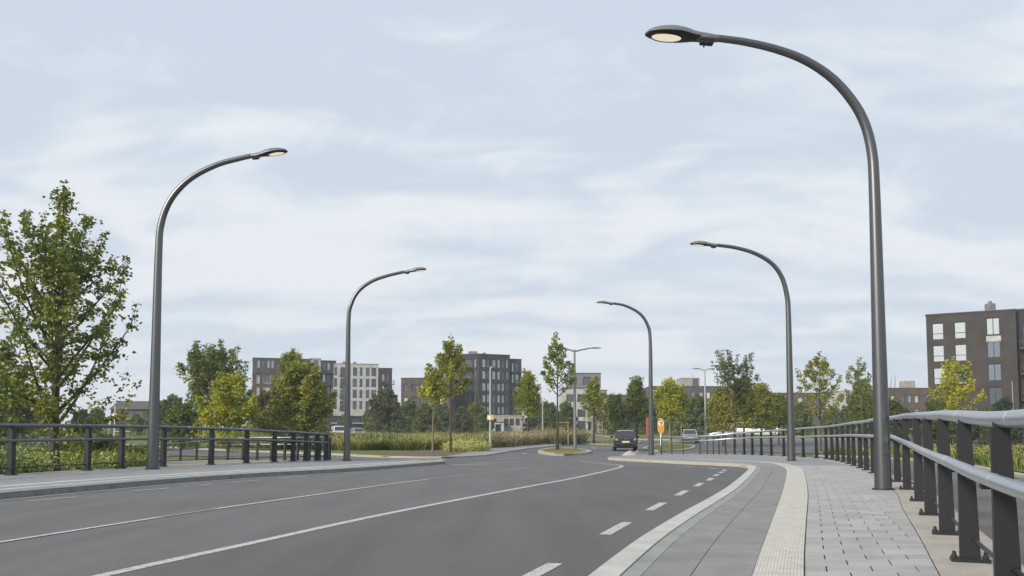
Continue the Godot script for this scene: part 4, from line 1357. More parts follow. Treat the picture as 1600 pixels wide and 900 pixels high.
	planting("flowering_grass", "pinkish grasses on the bank below the second railing", "grass", [Vector2(-18.5, 35.5), Vector2(-15.0, 34.8), Vector2(-14.6, 36.4), Vector2(-17.5, 37.2)], 4.0, plume, [Color(0.15, 0.125, 0.10), Color(0.18, 0.15, 0.125)], 10, 0.3, 0.45, 0.0)

func make_railings() -> void:
	railing("dark post railing with bright steel tubes along the right pavement", RAIL_R, 0.119, 1.0, [], 1.0, 13)
	railing("thin low end of the right railing behind the third right lamp", [[10.65, 47.27, 1.04, 0.75], [9.7, 47.3, 1.03, 0.72], [9.06, 47.3, 1.03, 0.71], [8.43, 47.1, 1.03, 0.70]], 0.119, 1.0, [0], 0.5, 0)
	railing("dark post railing along the left pavement in front of the trees", RAIL_L, 0.165, -1.0, [], 1.0, 12, 0.07, M.rail_dark)
	var second := []
	var back := curve([Vector2(-8.0, 36.6), Vector2(-9.3, 37.6), Vector2(-10.8, 38.2), Vector2(-12.4, 38.5), Vector2(-14.0, 38.5), Vector2(-15.6, 38.2), Vector2(-17.2, 37.4), Vector2(-18.8, 36.2)], 0.72)
	for i in back.size():
		var f := float(i) / (back.size() - 1)
		second.append([back[i].x, back[i].y, lerpf(1.08, 0.72, smoothstep(0.35, 0.8, f)), lerpf(0.72, 0.42, smoothstep(0.35, 0.8, f))])
	railing("second railing on the bank behind the end of the left railing", second, 0.03, -1.0, [], 0.8, 0, 0.05, M.rail_dark)

func make_lamps() -> void:
	lamp(Vector2(6.78, 15.29), 0.119, -1.0, [[0.0, 5.53], [0.03, 6.32], [0.16, 6.88], [0.39, 7.31], [0.74, 7.72], [1.21, 8.05], [1.75, 8.27], [2.36, 8.42], [2.93, 8.5]], "nearest tall street lamp, on the right pavement beside the railing", 0.15)
	lamp(Vector2(11.4, 34.06), 0.119, -1.0, [[0.0, 6.05], [0.05, 6.85], [0.25, 7.6], [0.66, 8.16], [1.32, 8.56], [2.11, 8.8], [2.9, 8.91]], "middle street lamp of the right row, where the right railing bends", 0.16, 0.84)
	lamp(Vector2(7.54, 45.15), 0.119, -1.0, [[0.0, 6.3], [0.16, 7.14], [0.51, 7.67], [1.03, 8.01], [1.55, 8.2], [2.01, 8.27]], "farthest street lamp of the right row, beside the dark hatchback", 0.15, 0.68)
	lamp(Vector2(-10.37, 24.11), 0.16, 1.0, [[0.0, 6.41], [0.05, 7.17], [0.23, 7.75], [0.55, 8.23], [1.01, 8.63], [1.67, 8.96], [2.23, 9.12], [2.65, 9.22]], "nearer street lamp on the left pavement, beside the big maple", 0.165, 0.82)
	lamp(Vector2(-6.46, 32.66), 0.16, 1.0, [[0.0, 5.54], [0.1, 6.18], [0.37, 6.69], [0.88, 7.08], [1.51, 7.31], [2.19, 7.47]], "farther street lamp on the left pavement, at the end of the left railing", 0.135, 0.66)
	post_lamp(Vector2(4.59, 60.8), 0.15, 7.25, 0.13, [[1.15, 0.12, 0.85], [-0.75, 0.1, 0.45]], M.mid_pole, "two armed grey lamp post on the small island with the tree")
	post_lamp(Vector2(18.59, 80), 0.0, 7.3, 0.12, [[-0.5, 0.05, 0.75], [0.3, 0.02, 0.7]], M.pale_pole, "pale two armed lamp post behind the silver car")
	post_lamp(Vector2(-1.66, 63.5), 0.11, 6.15, 0.1, [[0.12, 0.1, 0.3], [-0.08, 0.1, 0.2]], M.pale_pole, "slim pale post on the paved corner left of the island, with yellow box")
	post_lamp(Vector2(3.54, 96), 0.11, 4.7, 0.1, [[0.1, 0.08, 0.25]], M.pale_pole, "short pale post behind the reddish grasses")

# ---- trees
func sparse(sd: int, H: float, R: float, low: float, cols: Array, alt := 0.3) -> Dictionary:   # young street tree, open crown
	return {"seed": sd, "H": H, "R": R, "low": low, "first": low + 0.06 * H, "tr": H * 0.0125, "nb": 26, "sub": 5, "up": 0.8, "htop": 0.8, "prof": [0.7, 1.0, 0.92, 0.7, 0.5, 0.34, 0.2, 0.1], "spread": 0.19, "lpc": 14, "leaf": 0.16, "cols": cols, "alt": alt, "top": 12, "spike": 0.45}

func dense(sd: int, H: float, R: float, low: float, cols: Array, alt := 0.3, leaf := 0.3, k := 1.0) -> Dictionary:
	return {"seed": sd, "H": H, "R": R, "low": low, "first": low + 0.05 * H, "nb": 32, "sub": 6, "up": 0.75, "htop": 0.84, "prof": [0.75, 1.0, 0.97, 0.85, 0.66, 0.45, 0.26, 0.1], "spread": 0.135 * H ** 0.5, "lpc": int(26 * k), "leaf": leaf * 0.7, "cols": cols, "alt": alt, "top": 9, "fill": int(100 * k), "spike": 0.085 * H}

func make_trees() -> void:
	var green := [Color(0.055, 0.072, 0.022), Color(0.13, 0.135, 0.03)]
	var yellow := [Color(0.105, 0.125, 0.016), Color(0.22, 0.205, 0.018)]
	var olive := [Color(0.085, 0.10, 0.022), Color(0.175, 0.155, 0.028)]
	var dark := [Color(0.035, 0.046, 0.02), Color(0.068, 0.078, 0.027)]
	var mid := [Color(0.047, 0.065, 0.021), Color(0.085, 0.1, 0.026)]
	# the big maple by the left railing
	tree(Vector2(-14.6, 26.6), "big loose maple behind the left railing, its branches rising steeply", {"seed": 5, "H": 9.5, "R": 2.6, "low": 0.45, "first": 0.9, "tr": 0.17, "nb": 44, "sub": 9, "up": 1.3, "htop": 0.66, "prof": [0.75, 0.95, 0.98, 1.0, 0.95, 0.74, 0.48, 0.28, 0.14, 0.07], "spread": 0.19, "lpc": 17, "leaf": 0.135, "cols": [Color(0.058, 0.075, 0.02), Color(0.14, 0.138, 0.024)], "alt": 0.22, "top": 14, "twig": 0.18, "inner": 0.2, "spike": 0.85, "fill": 150, "core": 0.8, "skirt": 1}, M.bark)
	tree(Vector2(-19.02, 30), "maple cut by the left edge, only its right twigs showing", sparse(6, 5.0, 2.3, 1.0, green), M.bark)
	tree(Vector2(-25.95, 72), "tall upright green tree behind the bright yellow green one on the left", dense(7, 8.9, 3.1, 0.8, green, 0.25, 0.3, 1.3).merged({"up": 1.5, "htop": 0.66, "spike": 1.3, "prof": [0.75, 1.0, 0.95, 0.85, 0.68, 0.46, 0.3, 0.12]}, true), M.bark)
	tree(Vector2(-19.74, 58), "bright yellow green rounded tree behind the left railing", dense(8, 5.5, 2.45, 0.7, yellow, 0.45, 0.24, 1.3), M.bark)
	tree(Vector2(-22.36, 84), "tall olive tree rising behind the broad olive one at the left blocks", dense(9, 9.7, 2.5, 1.6, olive, 0.25, 0.32, 1.2), M.bark)
	tree(Vector2(-15.69, 62), "broad dense olive tree in front of the white block's left half", dense(10, 6.5, 2.55, 0.75, olive, 0.2, 0.25, 2.0).merged({"prof": [0.8, 1.0, 0.97, 0.85, 0.7, 0.45, 0.15]}, true), M.bark)
	tree(Vector2(-21.57, 74), "low brownish tree between the yellow green tree and the olive one", dense(11, 5.0, 2.2, 0.6, [Color(0.09, 0.085, 0.035), Color(0.13, 0.115, 0.05)], 0.4, 0.3), M.bark)
	tree(Vector2(-19.56, 130), "dark round tree at the right end of the white block", dense(12, 7.6, 3.6, 0.8, dark, 0.5, 0.42, 1.6), M.bark)
	tree(Vector2(-26.06, 66), "dull green bush between the maple and the tall upright tree", dense(14, 3.6, 1.9, 0.3, mid, 0.5, 0.28), M.bark)
	var young := "young street trees round the junction"
	var t1 := tree(Vector2(-5.02, 52.8), "shorter young tree with pale stem on the left kerbside bed", sparse(20, 5.35, 1.25, 2.4, yellow, 0.4), M.pale_bark, young, "tree", 0.1)
	tree(Vector2(-3.77, 51.2), "taller young tree on the left kerbside bed, beside the shorter pale stemmed one", sparse(21, 7.3, 1.85, 2.7, olive, 0.35).merged({"nb": 24}, true), M.bark, young, "tree", 0.1)
	tree(Vector2(1.61, 84), "young tree before the right end of the dark six storey block", dense(22, 7.3, 1.55, 2.6, [Color(0.075, 0.095, 0.016), Color(0.15, 0.155, 0.02)], 0.3, 0.26).merged({"prof": [0.75, 1.0, 0.95, 0.7, 0.35, 0.2, 0.1]}, true), M.bark, young, "tree", 0.1)
	tree(Vector2(3.18, 58.5), "tallest young tree, standing on the small island beside the lamp post", sparse(23, 8.35, 1.55, 3.0, green, 0.45).merged({"up": 0.95, "nb": 21}, true), M.bark, young, "tree", 0.12)
	tree(Vector2(8.15, 83), "staked young tree behind the island, before the white modern house", dense(24, 6.6, 1.35, 2.2, olive, 0.25, 0.26).merged({"prof": [0.85, 1.0, 0.95, 0.8, 0.4, 0.2, 0.1], "fill": 60, "lpc": 14}, true), M.bark, young, "tree", 0.1)
	tree(Vector2(10.87, 88), "narrow dark young tree left of the farthest right lamp", dense(25, 7.2, 1.15, 1.7, mid, 0.2, 0.28).merged({"prof": [0.8, 1.0, 0.9, 0.75, 0.5, 0.3, 0.1], "fill": 60}, true).merged({"H": 5.0}, true), M.bark, young, "tree", 0.1)
	tree(Vector2(13.16, 88), "slender dark green pointed tree just left of the farthest right lamp", dense(26, 7.0, 1.25, 1.9, mid, 0.25, 0.28).merged({"prof": [0.8, 1.0, 0.9, 0.75, 0.5, 0.35, 0.12], "fill": 70}, true), M.bark, young, "tree", 0.1)
	tree(Vector2(14.46, 76), "bright yellow green young tree right of the farthest right lamp", dense(27, 6.2, 1.5, 2.2, yellow, 0.3, 0.24).merged({"prof": [0.8, 1.0, 1.0, 0.9, 0.35, 0.15, 0.06], "fill": 90}, true), M.pale_bark, young, "tree", 0.1)
	tree(Vector2(18.68, 70), "tall dark loose tree towering over the olive trees, middle right", sparse(28, 8.35, 1.75, 3.2, [Color(0.04, 0.052, 0.022), Color(0.07, 0.078, 0.03)], 0.3).merged({"up": 1.1, "htop": 0.62, "prof": [0.5, 0.8, 1.0, 0.95, 0.75, 0.5, 0.3], "nb": 24, "lpc": 15, "spike": 1.1}, true), M.bark, young, "tree")
	tree(Vector2(18.73, 74), "olive tree left of the foot of the tall dark loose tree", dense(29, 5.4, 1.5, 1.5, olive, 0.4, 0.25), M.bark, young)
	tree(Vector2(20.04, 72), "olive tree right of the foot of the tall dark loose tree", dense(30, 6.1, 1.5, 1.6, olive, 0.45, 0.25), M.bark, young)
	tree(Vector2(23.33, 78), "olive tree with pale stem just left of the middle right lamp", dense(31, 5.9, 1.45, 1.6, olive, 0.35, 0.25), M.pale_bark, young)
	tree(Vector2(26.87, 84), "greenish low tree touching the left side of the middle right lamp", dense(33, 5.2, 1.5, 1.4, mid, 0.7, 0.27), M.bark, young)
	tree(Vector2(22.22, 60), "loose pyramidal olive tree between the two nearest right lamps", sparse(34, 7.25, 1.95, 1.5, [Color(0.075, 0.085, 0.02), Color(0.155, 0.145, 0.026)], 0.4).merged({"up": 0.95, "nb": 24, "lpc": 14, "prof": [0.6, 1.0, 0.95, 0.8, 0.68, 0.35, 0.12]}, true), M.bark, young)
	tree(Vector2(26.84, 64), "thin nearly bare young tree left of the nearest lamp's pole", sparse(35, 7.1, 1.3, 1.6, green, 0.3).merged({"nb": 13, "sub": 4, "lpc": 14, "prof": [0.9, 1.0, 0.9, 0.9, 0.8, 0.6, 0.3]}, true), M.pale_bark, young)
	tree(Vector2(30.48, 72), "green tree half hidden behind the nearest lamp's pole", dense(36, 5.9, 1.8, 0.9, mid, 0.4, 0.27), M.bark, young)
	tree(Vector2(29.92, 56), "bright yellow green young tree before the big brick block", sparse(37, 6.5, 1.75, 1.7, [Color(0.13, 0.14, 0.02), Color(0.23, 0.205, 0.02)], 0.4).merged({"nb": 24, "lpc": 14, "up": 0.7, "prof": [0.55, 0.9, 1.0, 0.8, 0.65, 0.35, 0.12]}, true), M.pale_bark, young)
	tree(Vector2(38.53, 84), "dark bush just right of the nearest lamp's pole", dense(38, 4.6, 2.0, 0.3, dark, 0.5, 0.3), M.bark)
	tree(Vector2(36.67, 72), "dark bush left of the yellow green tree, before the brick block", dense(39, 4.2, 2.0, 0.2, dark, 0.6, 0.28, 1.3), M.bark)
	tree(Vector2(42.36, 78), "dark bush behind the trunk of the yellow green tree", dense(40, 3.3, 2.0, 0.2, dark, 0.3, 0.3), M.bark)
	tree(Vector2(42.57, 72), "dark conical conifer before the right half of the brick block", dense(41, 4.3, 1.75, 0.15, [Color(0.022, 0.034, 0.02), Color(0.045, 0.055, 0.025)], 0.3, 0.24, 1.5).merged({"up": 0.1, "prof": [1.0, 0.95, 0.75, 0.55, 0.36, 0.2, 0.06]}, true), M.bark)
	tree(Vector2(-37.65, 62), "dark tree at the left edge, behind the big maple", dense(42, 5.8, 2.3, 0.3, dark, 0.6, 0.3, 1.2), M.bark)
	# shrubs under the maple
	var shrub0: Node3D = null
	var si := 0
	var where := ["left of the maple's trunk, against the frame edge", "just left of the maple's trunk", "just right of the maple's trunk", "between the maple and the nearer left lamp", "behind the foot of the nearer left lamp", "farther back between the maple and its lamp"]
	for q in [[-19.5, 27.5, 0.9], [-16.9, 27.2, 0.7], [-14.2, 28.6, 0.75], [-13.2, 29.8, 0.5], [-14.2, 33.0, 0.45], [-17.2, 32.5, 0.7]]:
		var t: Node3D
		if shrub0 == null:
			shrub0 = tree(Vector2(q[0], q[1]), "", {"seed": 50, "H": 1.5, "R": 1.5, "low": 0.05, "first": 0.1, "nb": 18, "sub": 6, "up": 0.7, "prof": [0.9, 1.0, 0.9, 0.6, 0.3], "spread": 0.2, "lpc": 12, "leaf": 0.13, "cols": [Color(0.055, 0.075, 0.02), Color(0.12, 0.135, 0.035)], "alt": 0.4, "top": 4, "fill": 90, "tr": 0.03}, M.bark, "", "shrub")
			t = shrub0
		else:
			t = shrub0.duplicate(); t.name = numbered("shrub"); add_child(t)
			t.position = at(Vector2(q[0], q[1]))
		t.rotation.y = si * 1.3; t.scale = Vector3.ONE * q[2]
		tag(t, "leafy green shrub " + where[si], "shrub", "shrubs on the bank under the maple")
		si += 1
	# the dark belt of far trees: four kinds, copied
	var kinds := []
	for k in 4:
		var o := dense(60 + k, 8.0, 3.3, 0.6, [dark, mid, mid, [Color(0.05, 0.062, 0.02), Color(0.10, 0.105, 0.028)]][k], 0.4, 0.5, 1.2)
		if k == 2: o.merge({"prof": [0.8, 1.0, 0.95, 0.8, 0.6, 0.4, 0.15], "up": 0.9}, true)
		kinds.append([tree_meshes(o), 0])
	var belt := [
		[250, 130, 6.2, 1, "far left, below the dark tower of trees beside the lamp"], [270, 150, 8.2, 0, "between the nearer left lamp and the tall upright tree"], [20, 120, 6.0, 0, "at the left edge behind the maple's lowest twigs"], [150, 140, 5.4, 1, "behind the maple's right side, before the far houses"],
		[128, 100, 4.4, 0, "low behind the maple's trunk"], [60, 110, 5.4, 2, "behind the maple's left side"], [215, 135, 4.2, 3, "left of the nearer left lamp, before the far houses"],
		[540, 180, 4.8, 3, "before the white block's ground floor"], [578, 170, 5.4, 2, "under the right corner of the white block"], [640, 150, 7.2, 1, "before the low brown block's left end"], [664, 140, 6.3, 3, "behind the shorter young kerbside tree"], [722, 150, 5.8, 0, "right of the taller kerbside tree"], [744, 160, 7.0, 3, "before the left corner of the dark block"], [690, 165, 6.6, 2, "behind the stem of the taller kerbside tree"], [758, 140, 4.8, 1, "left of the slim pale post"], [788, 155, 4.2, 3, "right of the slim pale post, before the low white house"],
		[838, 150, 6.6, 0, "behind the young tree at the dark block's right end"], [858, 140, 6.2, 2, "left behind the island tree's stem"], [884, 150, 6.8, 1, "behind the island's lamp post"], [955, 150, 6.2, 0, "between the white modern house and the slender dark tree"], [978, 160, 7.2, 1, "left behind the slender dark tree"], [1012, 150, 6.6, 0, "behind the red banner by the farthest right lamp"], [1068, 130, 7.0, 1, "right behind the bright young tree, middle right"], [1090, 140, 7.8, 0, "below the pale penthouse on the long roof"], [1030, 165, 7.6, 2, "behind the bright young tree, middle right"],
		[1116, 150, 7.6, 0, "left behind the tall dark loose tree"], [1205, 150, 6.4, 1, "right of the olive trees, at the middle right lamp"], [1222, 160, 7.4, 0, "behind the middle right lamp's pole"], [1252, 140, 6.4, 1, "left behind the pyramidal olive tree"], [1300, 150, 6.0, 3, "right behind the pyramidal olive tree"], [1325, 140, 5.6, 0, "behind the thin bare young tree"], [1372, 130, 6.0, 0, "behind the nearest lamp's pole"], [1415, 140, 5.0, 2, "right of the nearest lamp, before the low brick house"], [1440, 110, 4.4, 1, "against the left corner of the big brick block"], [1545, 98, 4.6, 0, "before the middle of the big brick block"], [1600, 95, 4.4, 1, "at the right edge before the big brick block"]]
	for b in belt:
		var kd: Array = kinds[b[3]]
		var t := tree_node("background_tree", kd[0], M.bark)
		var d: float = b[1]
		t.position = at(Vector2((b[0] - 800.0) * d / 1300.0, d), -0.2)
		var s: float = b[2] / 8.7
		t.scale = Vector3(s, s, s)
		t.rotation.y = b[0] * 1.7
		tag(t, "dark background tree " + b[4], "tree", "dark belt of trees before the far buildings")
	# stakes beside two young trees
	for q in [[Vector2(8.43, 82.6), "wooden tree stake frame beside the tree before the white modern house"], [Vector2(4.73, 78), "wooden tree stake frame right of the island tree's stem"], [Vector2(14.92, 76), "wooden tree stake frame beside the bright young tree, middle right"]]:
		var o := thing("tree_stake", q[1], "tree stake", at(q[0], 0.1), 0.2)
		for s in [-0.55, 0.55]:
			var mb := MB.new()
			mb.tube([Vector3(s, 0, 0), Vector3(s, 2.2, 0)], [0.06, 0.055], 8)
			part("stake", mb.mesh(), M.wood, o)
		var mb2 := MB.new()
		mb2.box(Vector3(0, 2.05, 0.06), Vector3(1.3, 0.09, 0.05))
		part("crossbar", mb2.mesh(), M.wood, o)

func make_buildings() -> void:
	var D: Material = M.frame_dark; var Wh: Material = M.frame_white
	var gd: Material = M.glass_dark; var gs: Material = M.glass_sky; var gb: Material = M.glass_bright; var gm: Material = M.glass_mid; var bl: Material = M.glass_blind
	# --- big brick block on the right
	var b := thing("apartment_block", "big dark brick apartment block at the right edge, tall bright windows", "apartment block", at(Vector2(57.13, 114)))
	var fr := []
	for c in [[0.72, 1.4, 0], [3.4, 1.4, 0], [7.2, 1.55, 1]]:
		for v in [13.55, 10.5, 7.4, 4.3, 1.0]:
			if v < 4.5 and c[2] == 0: continue
			fr.append([c[0], v + 0.3 * c[2], c[1], 2.3, gb if v > 12.0 or (v > 6.0 and c[2] == 0) else (gs if v > 6.0 else gm), 2 if c[2] == 0 else 1, D])
	block(b, Vector3.ZERO, -0.5, 10.6, 14.0, 17.0, M.brick_umber, fr, [], [], M.roof_dark)
	var ux := Vector3(cos(0.5), 0, sin(0.5))
	var nn := ux.cross(Vector3.UP)
	var fr2 := []
	for v in [12.6, 9.2, 5.8, 2.4]: fr2.append([0.8, v, 2.0, 2.4, gs if v > 9.0 else gm, 1, D])
	for v in [12.6, 9.2, 5.8, 2.4]: fr2.append([4.2, v, 2.0, 2.4, gs if v > 6.0 else gd, 1, D])
	block(b, ux * 10.62 - nn * 1.2, -0.5, 14.0, 12.0, 17.1, M.brick_dark, fr2, [], [], M.roof_dark)
	for v in [11.9, 8.5, 5.1]: balcony(b, ux * 10.9 - nn * 1.2 + Vector3(0, v, 0), ux, 6.8, 1.15, M.balcony)
	for q in [[7.13, 13.32]]:
		var mb := MB.new()
		mb.box(ux * (q[0] + 0.85) + Vector3(0, q[1], 0) + nn * 0.01, Vector3(1.7, 0.75, 0.04), Basis(ux, Vector3.UP, nn))
		part("white_panel", mb.mesh(), M.render_white, b)
	var cb := MB.new()
	cb.box(ux * 7.8 - nn * 3.0 + Vector3(0, 17.7, 0), Vector3(1.0, 1.5, 1.0), Basis(), 0.05)
	cb.tube([ux * 7.8 - nn * 3.0 + Vector3(0, 18.4, 0), ux * 7.8 - nn * 3.0 + Vector3(0, 18.8, 0)], [0.32, 0.2], 10)
	part("chimney", cb.mesh(), M.cladding, b)
	cb = MB.new()
	cb.tube([ux * 9.9 + nn * 0.2, ux * 9.9 + nn * 0.2 + Vector3(0, 7.6, 0)], [0.06, 0.05], 8)
	part("downpipe", cb.mesh(), M.pale_pole, b)
	# --- the left block: brown and dark brick with a white stair tower
	b = thing("apartment_block", "left block of brown and dark brick with a narrow white front section", "apartment block", at(Vector2(-67.20, 215)), 0.26)
	var us := [[1.0, 0.9], [2.1, 0.9], [3.5, 0.9], [4.6, 0.7], [6.2, 1.6], [9.0, 1.6], [12.0, 1.2]]
	block(b, Vector3.ZERO, 0.05, 14.4, 12.0, 14.9, M.brick_brown, grid([[0.9, 0.8], [2.6, 1.9], [5.3, 0.9], [6.8, 1.8], [10.0, 1.8], [12.4, 0.9]], [[12.3, 2.2], [9.2, 2.2], [6.1, 2.2], [3.0, 2.2]], [bl, bl, gs, gm], Wh), [], [])
	block(b, Vector3(0, 15.1, 0), 0.05, 14.4, 12.0, 3.8, M.brick_grey, grid([[1.0, 0.85], [2.0, 0.85], [3.5, 0.8], [4.5, 0.8], [8.4, 0.9], [11.4, 0.9]], [[1.2, 2.1]], [gs, gm, gs], D), [], [])
	block(b, Vector3(14.45, 0, -0.9), 0.05, 2.75, 11.0, 19.1, M.render_white, grid([[0.9, 1.2]], [[16.8, 2.0], [13.4, 2.0], [10.0, 2.0], [6.6, 2.0], [3.2, 2.0]], [gm, gd], D))
	block(b, Vector3(17.25, 0, -0.2), 0.05, 3.9, 12.0, 18.6, M.brick_dark, grid([[0.4, 0.8], [1.6, 0.8], [2.7, 0.8]], [[16.0, 2.2], [12.8, 2.2], [9.6, 2.2], [6.4, 2.2], [3.2, 2.2]], [gm, gs, gd], D))
	for v in [15.3, 12.1, 8.9, 5.7]: balcony(b, Vector3(17.6, v, -0.2), Vector3(1, 0, 0), 4.4, 1.3, M.balcony)
	# --- the white block
	b = thing("apartment_block", "white five storey block with rows of dark windows, left of centre", "apartment block", at(Vector2(-46.87, 218)), 0.24)
	block(b, Vector3(0, 3.9, 0), -0.04, 11.6, 12.0, 13.7, M.render_white, grid([[0.15, 0.75], [1.75, 1.7], [3.75, 0.5], [5.0, 1.05], [6.75, 0.75], [8.35, 0.95], [9.8, 1.25]], [[10.6, 2.2], [7.65, 2.2], [4.7, 2.2], [1.75, 2.2]], [gm, gd, gd, gm, gd], D, 0), [], [], M.cladding)
	block(b, Vector3(0.3, 0, -0.5), -0.04, 11.2, 11.0, 3.8, M.brick_dark, grid([[0.3, 1.5], [2.2, 1.5], [4.4, 1.7], [6.6, 1.7], [8.8, 1.7]], [[0.4, 2.8]], [gm, gd, gd], D))
	for v in [14.3, 11.35, 8.4, 5.45]: balcony(b, Vector3(1.65, v, 0.05), Vector3(1, 0, 0.04).normalized(), 1.95, 0.4, M.balcony)
	var sl := MB.new()
	sl.box(Vector3(5.6, 2.0, 0.3), Vector3(12.2, 0.25, 1.6))
	part("canopy", sl.mesh(), M.render_white, b)
	var sb := MB.new()
	sb.box(Vector3(3.0, 18.1, -4.0), Vector3(1.2, 0.9, 1.0)); sb.box(Vector3(5.6, 18.1, -4.0), Vector3(0.8, 0.9, 1.0))
	part("roof_vents", sb.mesh(), M.cladding, b)
	block(b, Vector3(11.75, 0, 0.3), -0.02, 3.5, 12.0, 16.6, M.brick_dark, grid([[0.8, 0.75], [1.95, 0.75]], [[13.0, 2.1], [9.9, 2.1], [6.8, 2.1], [3.7, 2.1]], [gs, gm, gm], D))
	for v in [12.3, 9.2, 6.1]: balcony(b, Vector3(12.2, v, 0.3), Vector3(1, 0, 0), 3.6, 1.2, M.balcony)
	# --- low brown block
	b = thing("apartment_block", "low brown brick block between the white block and the dark six storey block", "apartment block", at(Vector2(-26.72, 200)))
	block(b, Vector3.ZERO, -0.12, 12.0, 12.0, 12.8, M.brick_brown, grid([[0.6, 1.1], [2.6, 1.3], [4.6, 0.8], [7.0, 1.2], [9.4, 1.2]], [[9.6, 1.8], [6.4, 1.8], [3.2, 1.8], [0.6, 1.8]], [gm, gd, bl, gd], D), [], [], M.roof_dark)
	# --- dark six storey block with its corner towards the road
	b = thing("apartment_block", "dark six storey brick block with its corner towards the road", "apartment block", at(Vector2(-8.19, 205)))
	var vs := [[15.8, 2.1], [12.9, 2.1], [10.0, 2.0], [7.1, 2.0], [4.2, 2.0], [1.3, 2.0]]
	block(b, Vector3.ZERO, 0.42, 8.4, 13.0, 19.1, M.brick_dark, grid([[0.9, 1.0], [2.2, 0.7], [3.6, 0.95], [5.0, 0.8], [6.2, 0.7], [7.4, 0.6]], vs, [gs, gs, gm, bl, gs, gm], D), [], [])
	var ul := Vector3(cos(-0.28), 0, -sin(-0.28))
	block(b, -ul * 10.4, -0.28, 10.38, 12.0, 19.1, M.brick_dark, grid([[0.9, 1.3], [3.6, 1.0], [6.6, 1.9], [9.0, 0.7]], vs, [gm, gs, gd, gs, gm], D), [], [])
	block(b, Vector3(7.8, 0, -4.0), 0.3, 2.9, 8.0, 18.2, M.brick_dark, grid([[0.35, 0.6], [1.3, 0.9]], [[15.0, 2.3], [12.1, 2.3], [9.2, 2.2], [6.3, 2.2], [3.4, 2.2]], [gm, gs, gs, gm], D))
	for v in [14.9, 12.0, 9.1]:
		balcony(b, Vector3(9.0, v, -4.3), Vector3(cos(0.3), 0, -sin(0.3)), 2.4, 0.9, M.balcony)
		balcony(b, -ul * 11.2 + Vector3(0, v, 0), ul, 2.2, 1.1, M.balcony)
		balcony(b, -ul * 4.4 + Vector3(0, v, 0), ul, 2.4, 0.9, M.balcony)
	sb = MB.new()
	sb.box(Vector3(-1.6, 19.6, -3.0), Vector3(2.2, 0.9, 1.4)); sb.box(Vector3(1.2, 19.5, -4.0), Vector3(0.8, 0.7, 0.8))
	part("roof_plant", sb.mesh(), M.cladding, b)
	# --- low white house at the centre
	b = thing("house", "low white house with small dark windows behind the slim pale post", "house", at(Vector2(-4.32, 148)))
	block(b, Vector3.ZERO, -0.05, 6.2, 6.0, 3.4, M.render_pale, grid([[0.8, 0.8], [2.9, 0.8], [3.9, 0.8], [5.0, 0.7]], [[1.7, 1.2]], [gd], D), [], [], M.render_pale)
	block(b, Vector3(0.9, 0, 1.5), -0.05, 2.0, 1.4, 2.2, M.render_white, [[0.5, 0.1, 1.0, 1.8, gd, 0, D]])
	# --- white modern house
	b = thing("house", "white modern house with grey set back top floor, behind the island tree", "house", at(Vector2(9.88, 165)))
	block(b, Vector3.ZERO, 0.0, 6.4, 9.0, 9.0, M.render_white, grid([[0.9, 1.6], [3.1, 1.6], [5.2, 0.6]], [[6.3, 1.5], [3.3, 1.5], [0.5, 2.0]], [gm, gd], D))
	block(b, Vector3(1.3, 9.15, -1.2), 0.0, 6.6, 7.0, 2.9, M.cladding, grid([[0.4, 1.4], [3.0, 1.6], [5.2, 0.9]], [[0.6, 1.6]], [gm, gd], D))
	block(b, Vector3(6.45, 0, -0.6), 0.0, 2.6, 8.0, 8.6, M.render_pale, grid([[0.5, 1.4]], [[5.6, 1.5], [2.6, 1.5]], [gm], D))
	# --- brick row behind the slender tree
	b = thing("terrace", "brown brick row with white dormer windows behind the slender dark tree", "terrace", at(Vector2(24.88, 225)))
	block(b, Vector3.ZERO, 0.0, 13.0, 9.0, 9.6, M.brick_brown, grid([[0.8, 1.1], [3.4, 1.1], [6.0, 1.1], [8.4, 1.3], [10.6, 1.1]], [[6.9, 1.6], [3.6, 1.6]], [bl, gm, bl], Wh))
	# --- long dark roof with pale penthouse
	b = thing("apartment_block", "long dark brick block with a pale penthouse on its flat roof", "apartment block", at(Vector2(38.50, 230)))
	block(b, Vector3.ZERO, 0.03, 19.4, 12.0, 12.2, M.brick_grey, grid([[0.8, 1.0], [2.9, 1.0], [5.0, 1.0], [7.1, 1.0], [9.2, 1.0], [11.3, 1.0], [13.4, 1.0], [15.5, 1.0], [17.6, 1.0]], [[8.8, 1.8], [5.4, 1.8]], [bl, gs, gm, gb], D))
	block(b, Vector3(9.0, 12.4, -3.0), 0.03, 5.2, 6.0, 2.3, M.render_pale, [[3.2, 0.1, 1.7, 2.0, M.glass_mid, 1, D]], [], [], M.render_pale)
	sb = MB.new()
	sb.tube([Vector3(12.4, 14.8, -4.0), Vector3(12.4, 16.2, -4.0)], [0.06, 0.04], 6)
	part("mast", sb.mesh(), M.mid_pole, b)
	b = thing("terrace", "long brown brick row right of the tall dark loose tree", "terrace", at(Vector2(59.08, 236)))
	block(b, Vector3.ZERO, 0.0, 30.0, 10.0, 10.6, M.brick_brown, grid([[1.0, 1.2], [4.0, 1.2], [7.0, 1.2], [10.0, 1.2], [13.0, 1.2], [16.0, 1.2], [19.0, 1.2], [22.0, 1.2], [25.0, 1.2], [28.0, 1.2]], [[7.6, 1.7], [4.2, 1.7]], [bl, gm, gd, bl], Wh))
	sb = MB.new()
	sb.box(Vector3(12.4, 12.0, -3.0), Vector3(2.4, 2.6, 2.4), Basis(), 0.05); sb.box(Vector3(12.4, 13.4, -3.0), Vector3(2.9, 0.3, 2.9))
	part("chimney", sb.mesh(), M.cladding, b)
	# --- pale and brown houses left of the big block
	b = thing("house", "pale rendered house behind the thin bare young tree", "house", at(Vector2(75.57, 190)))
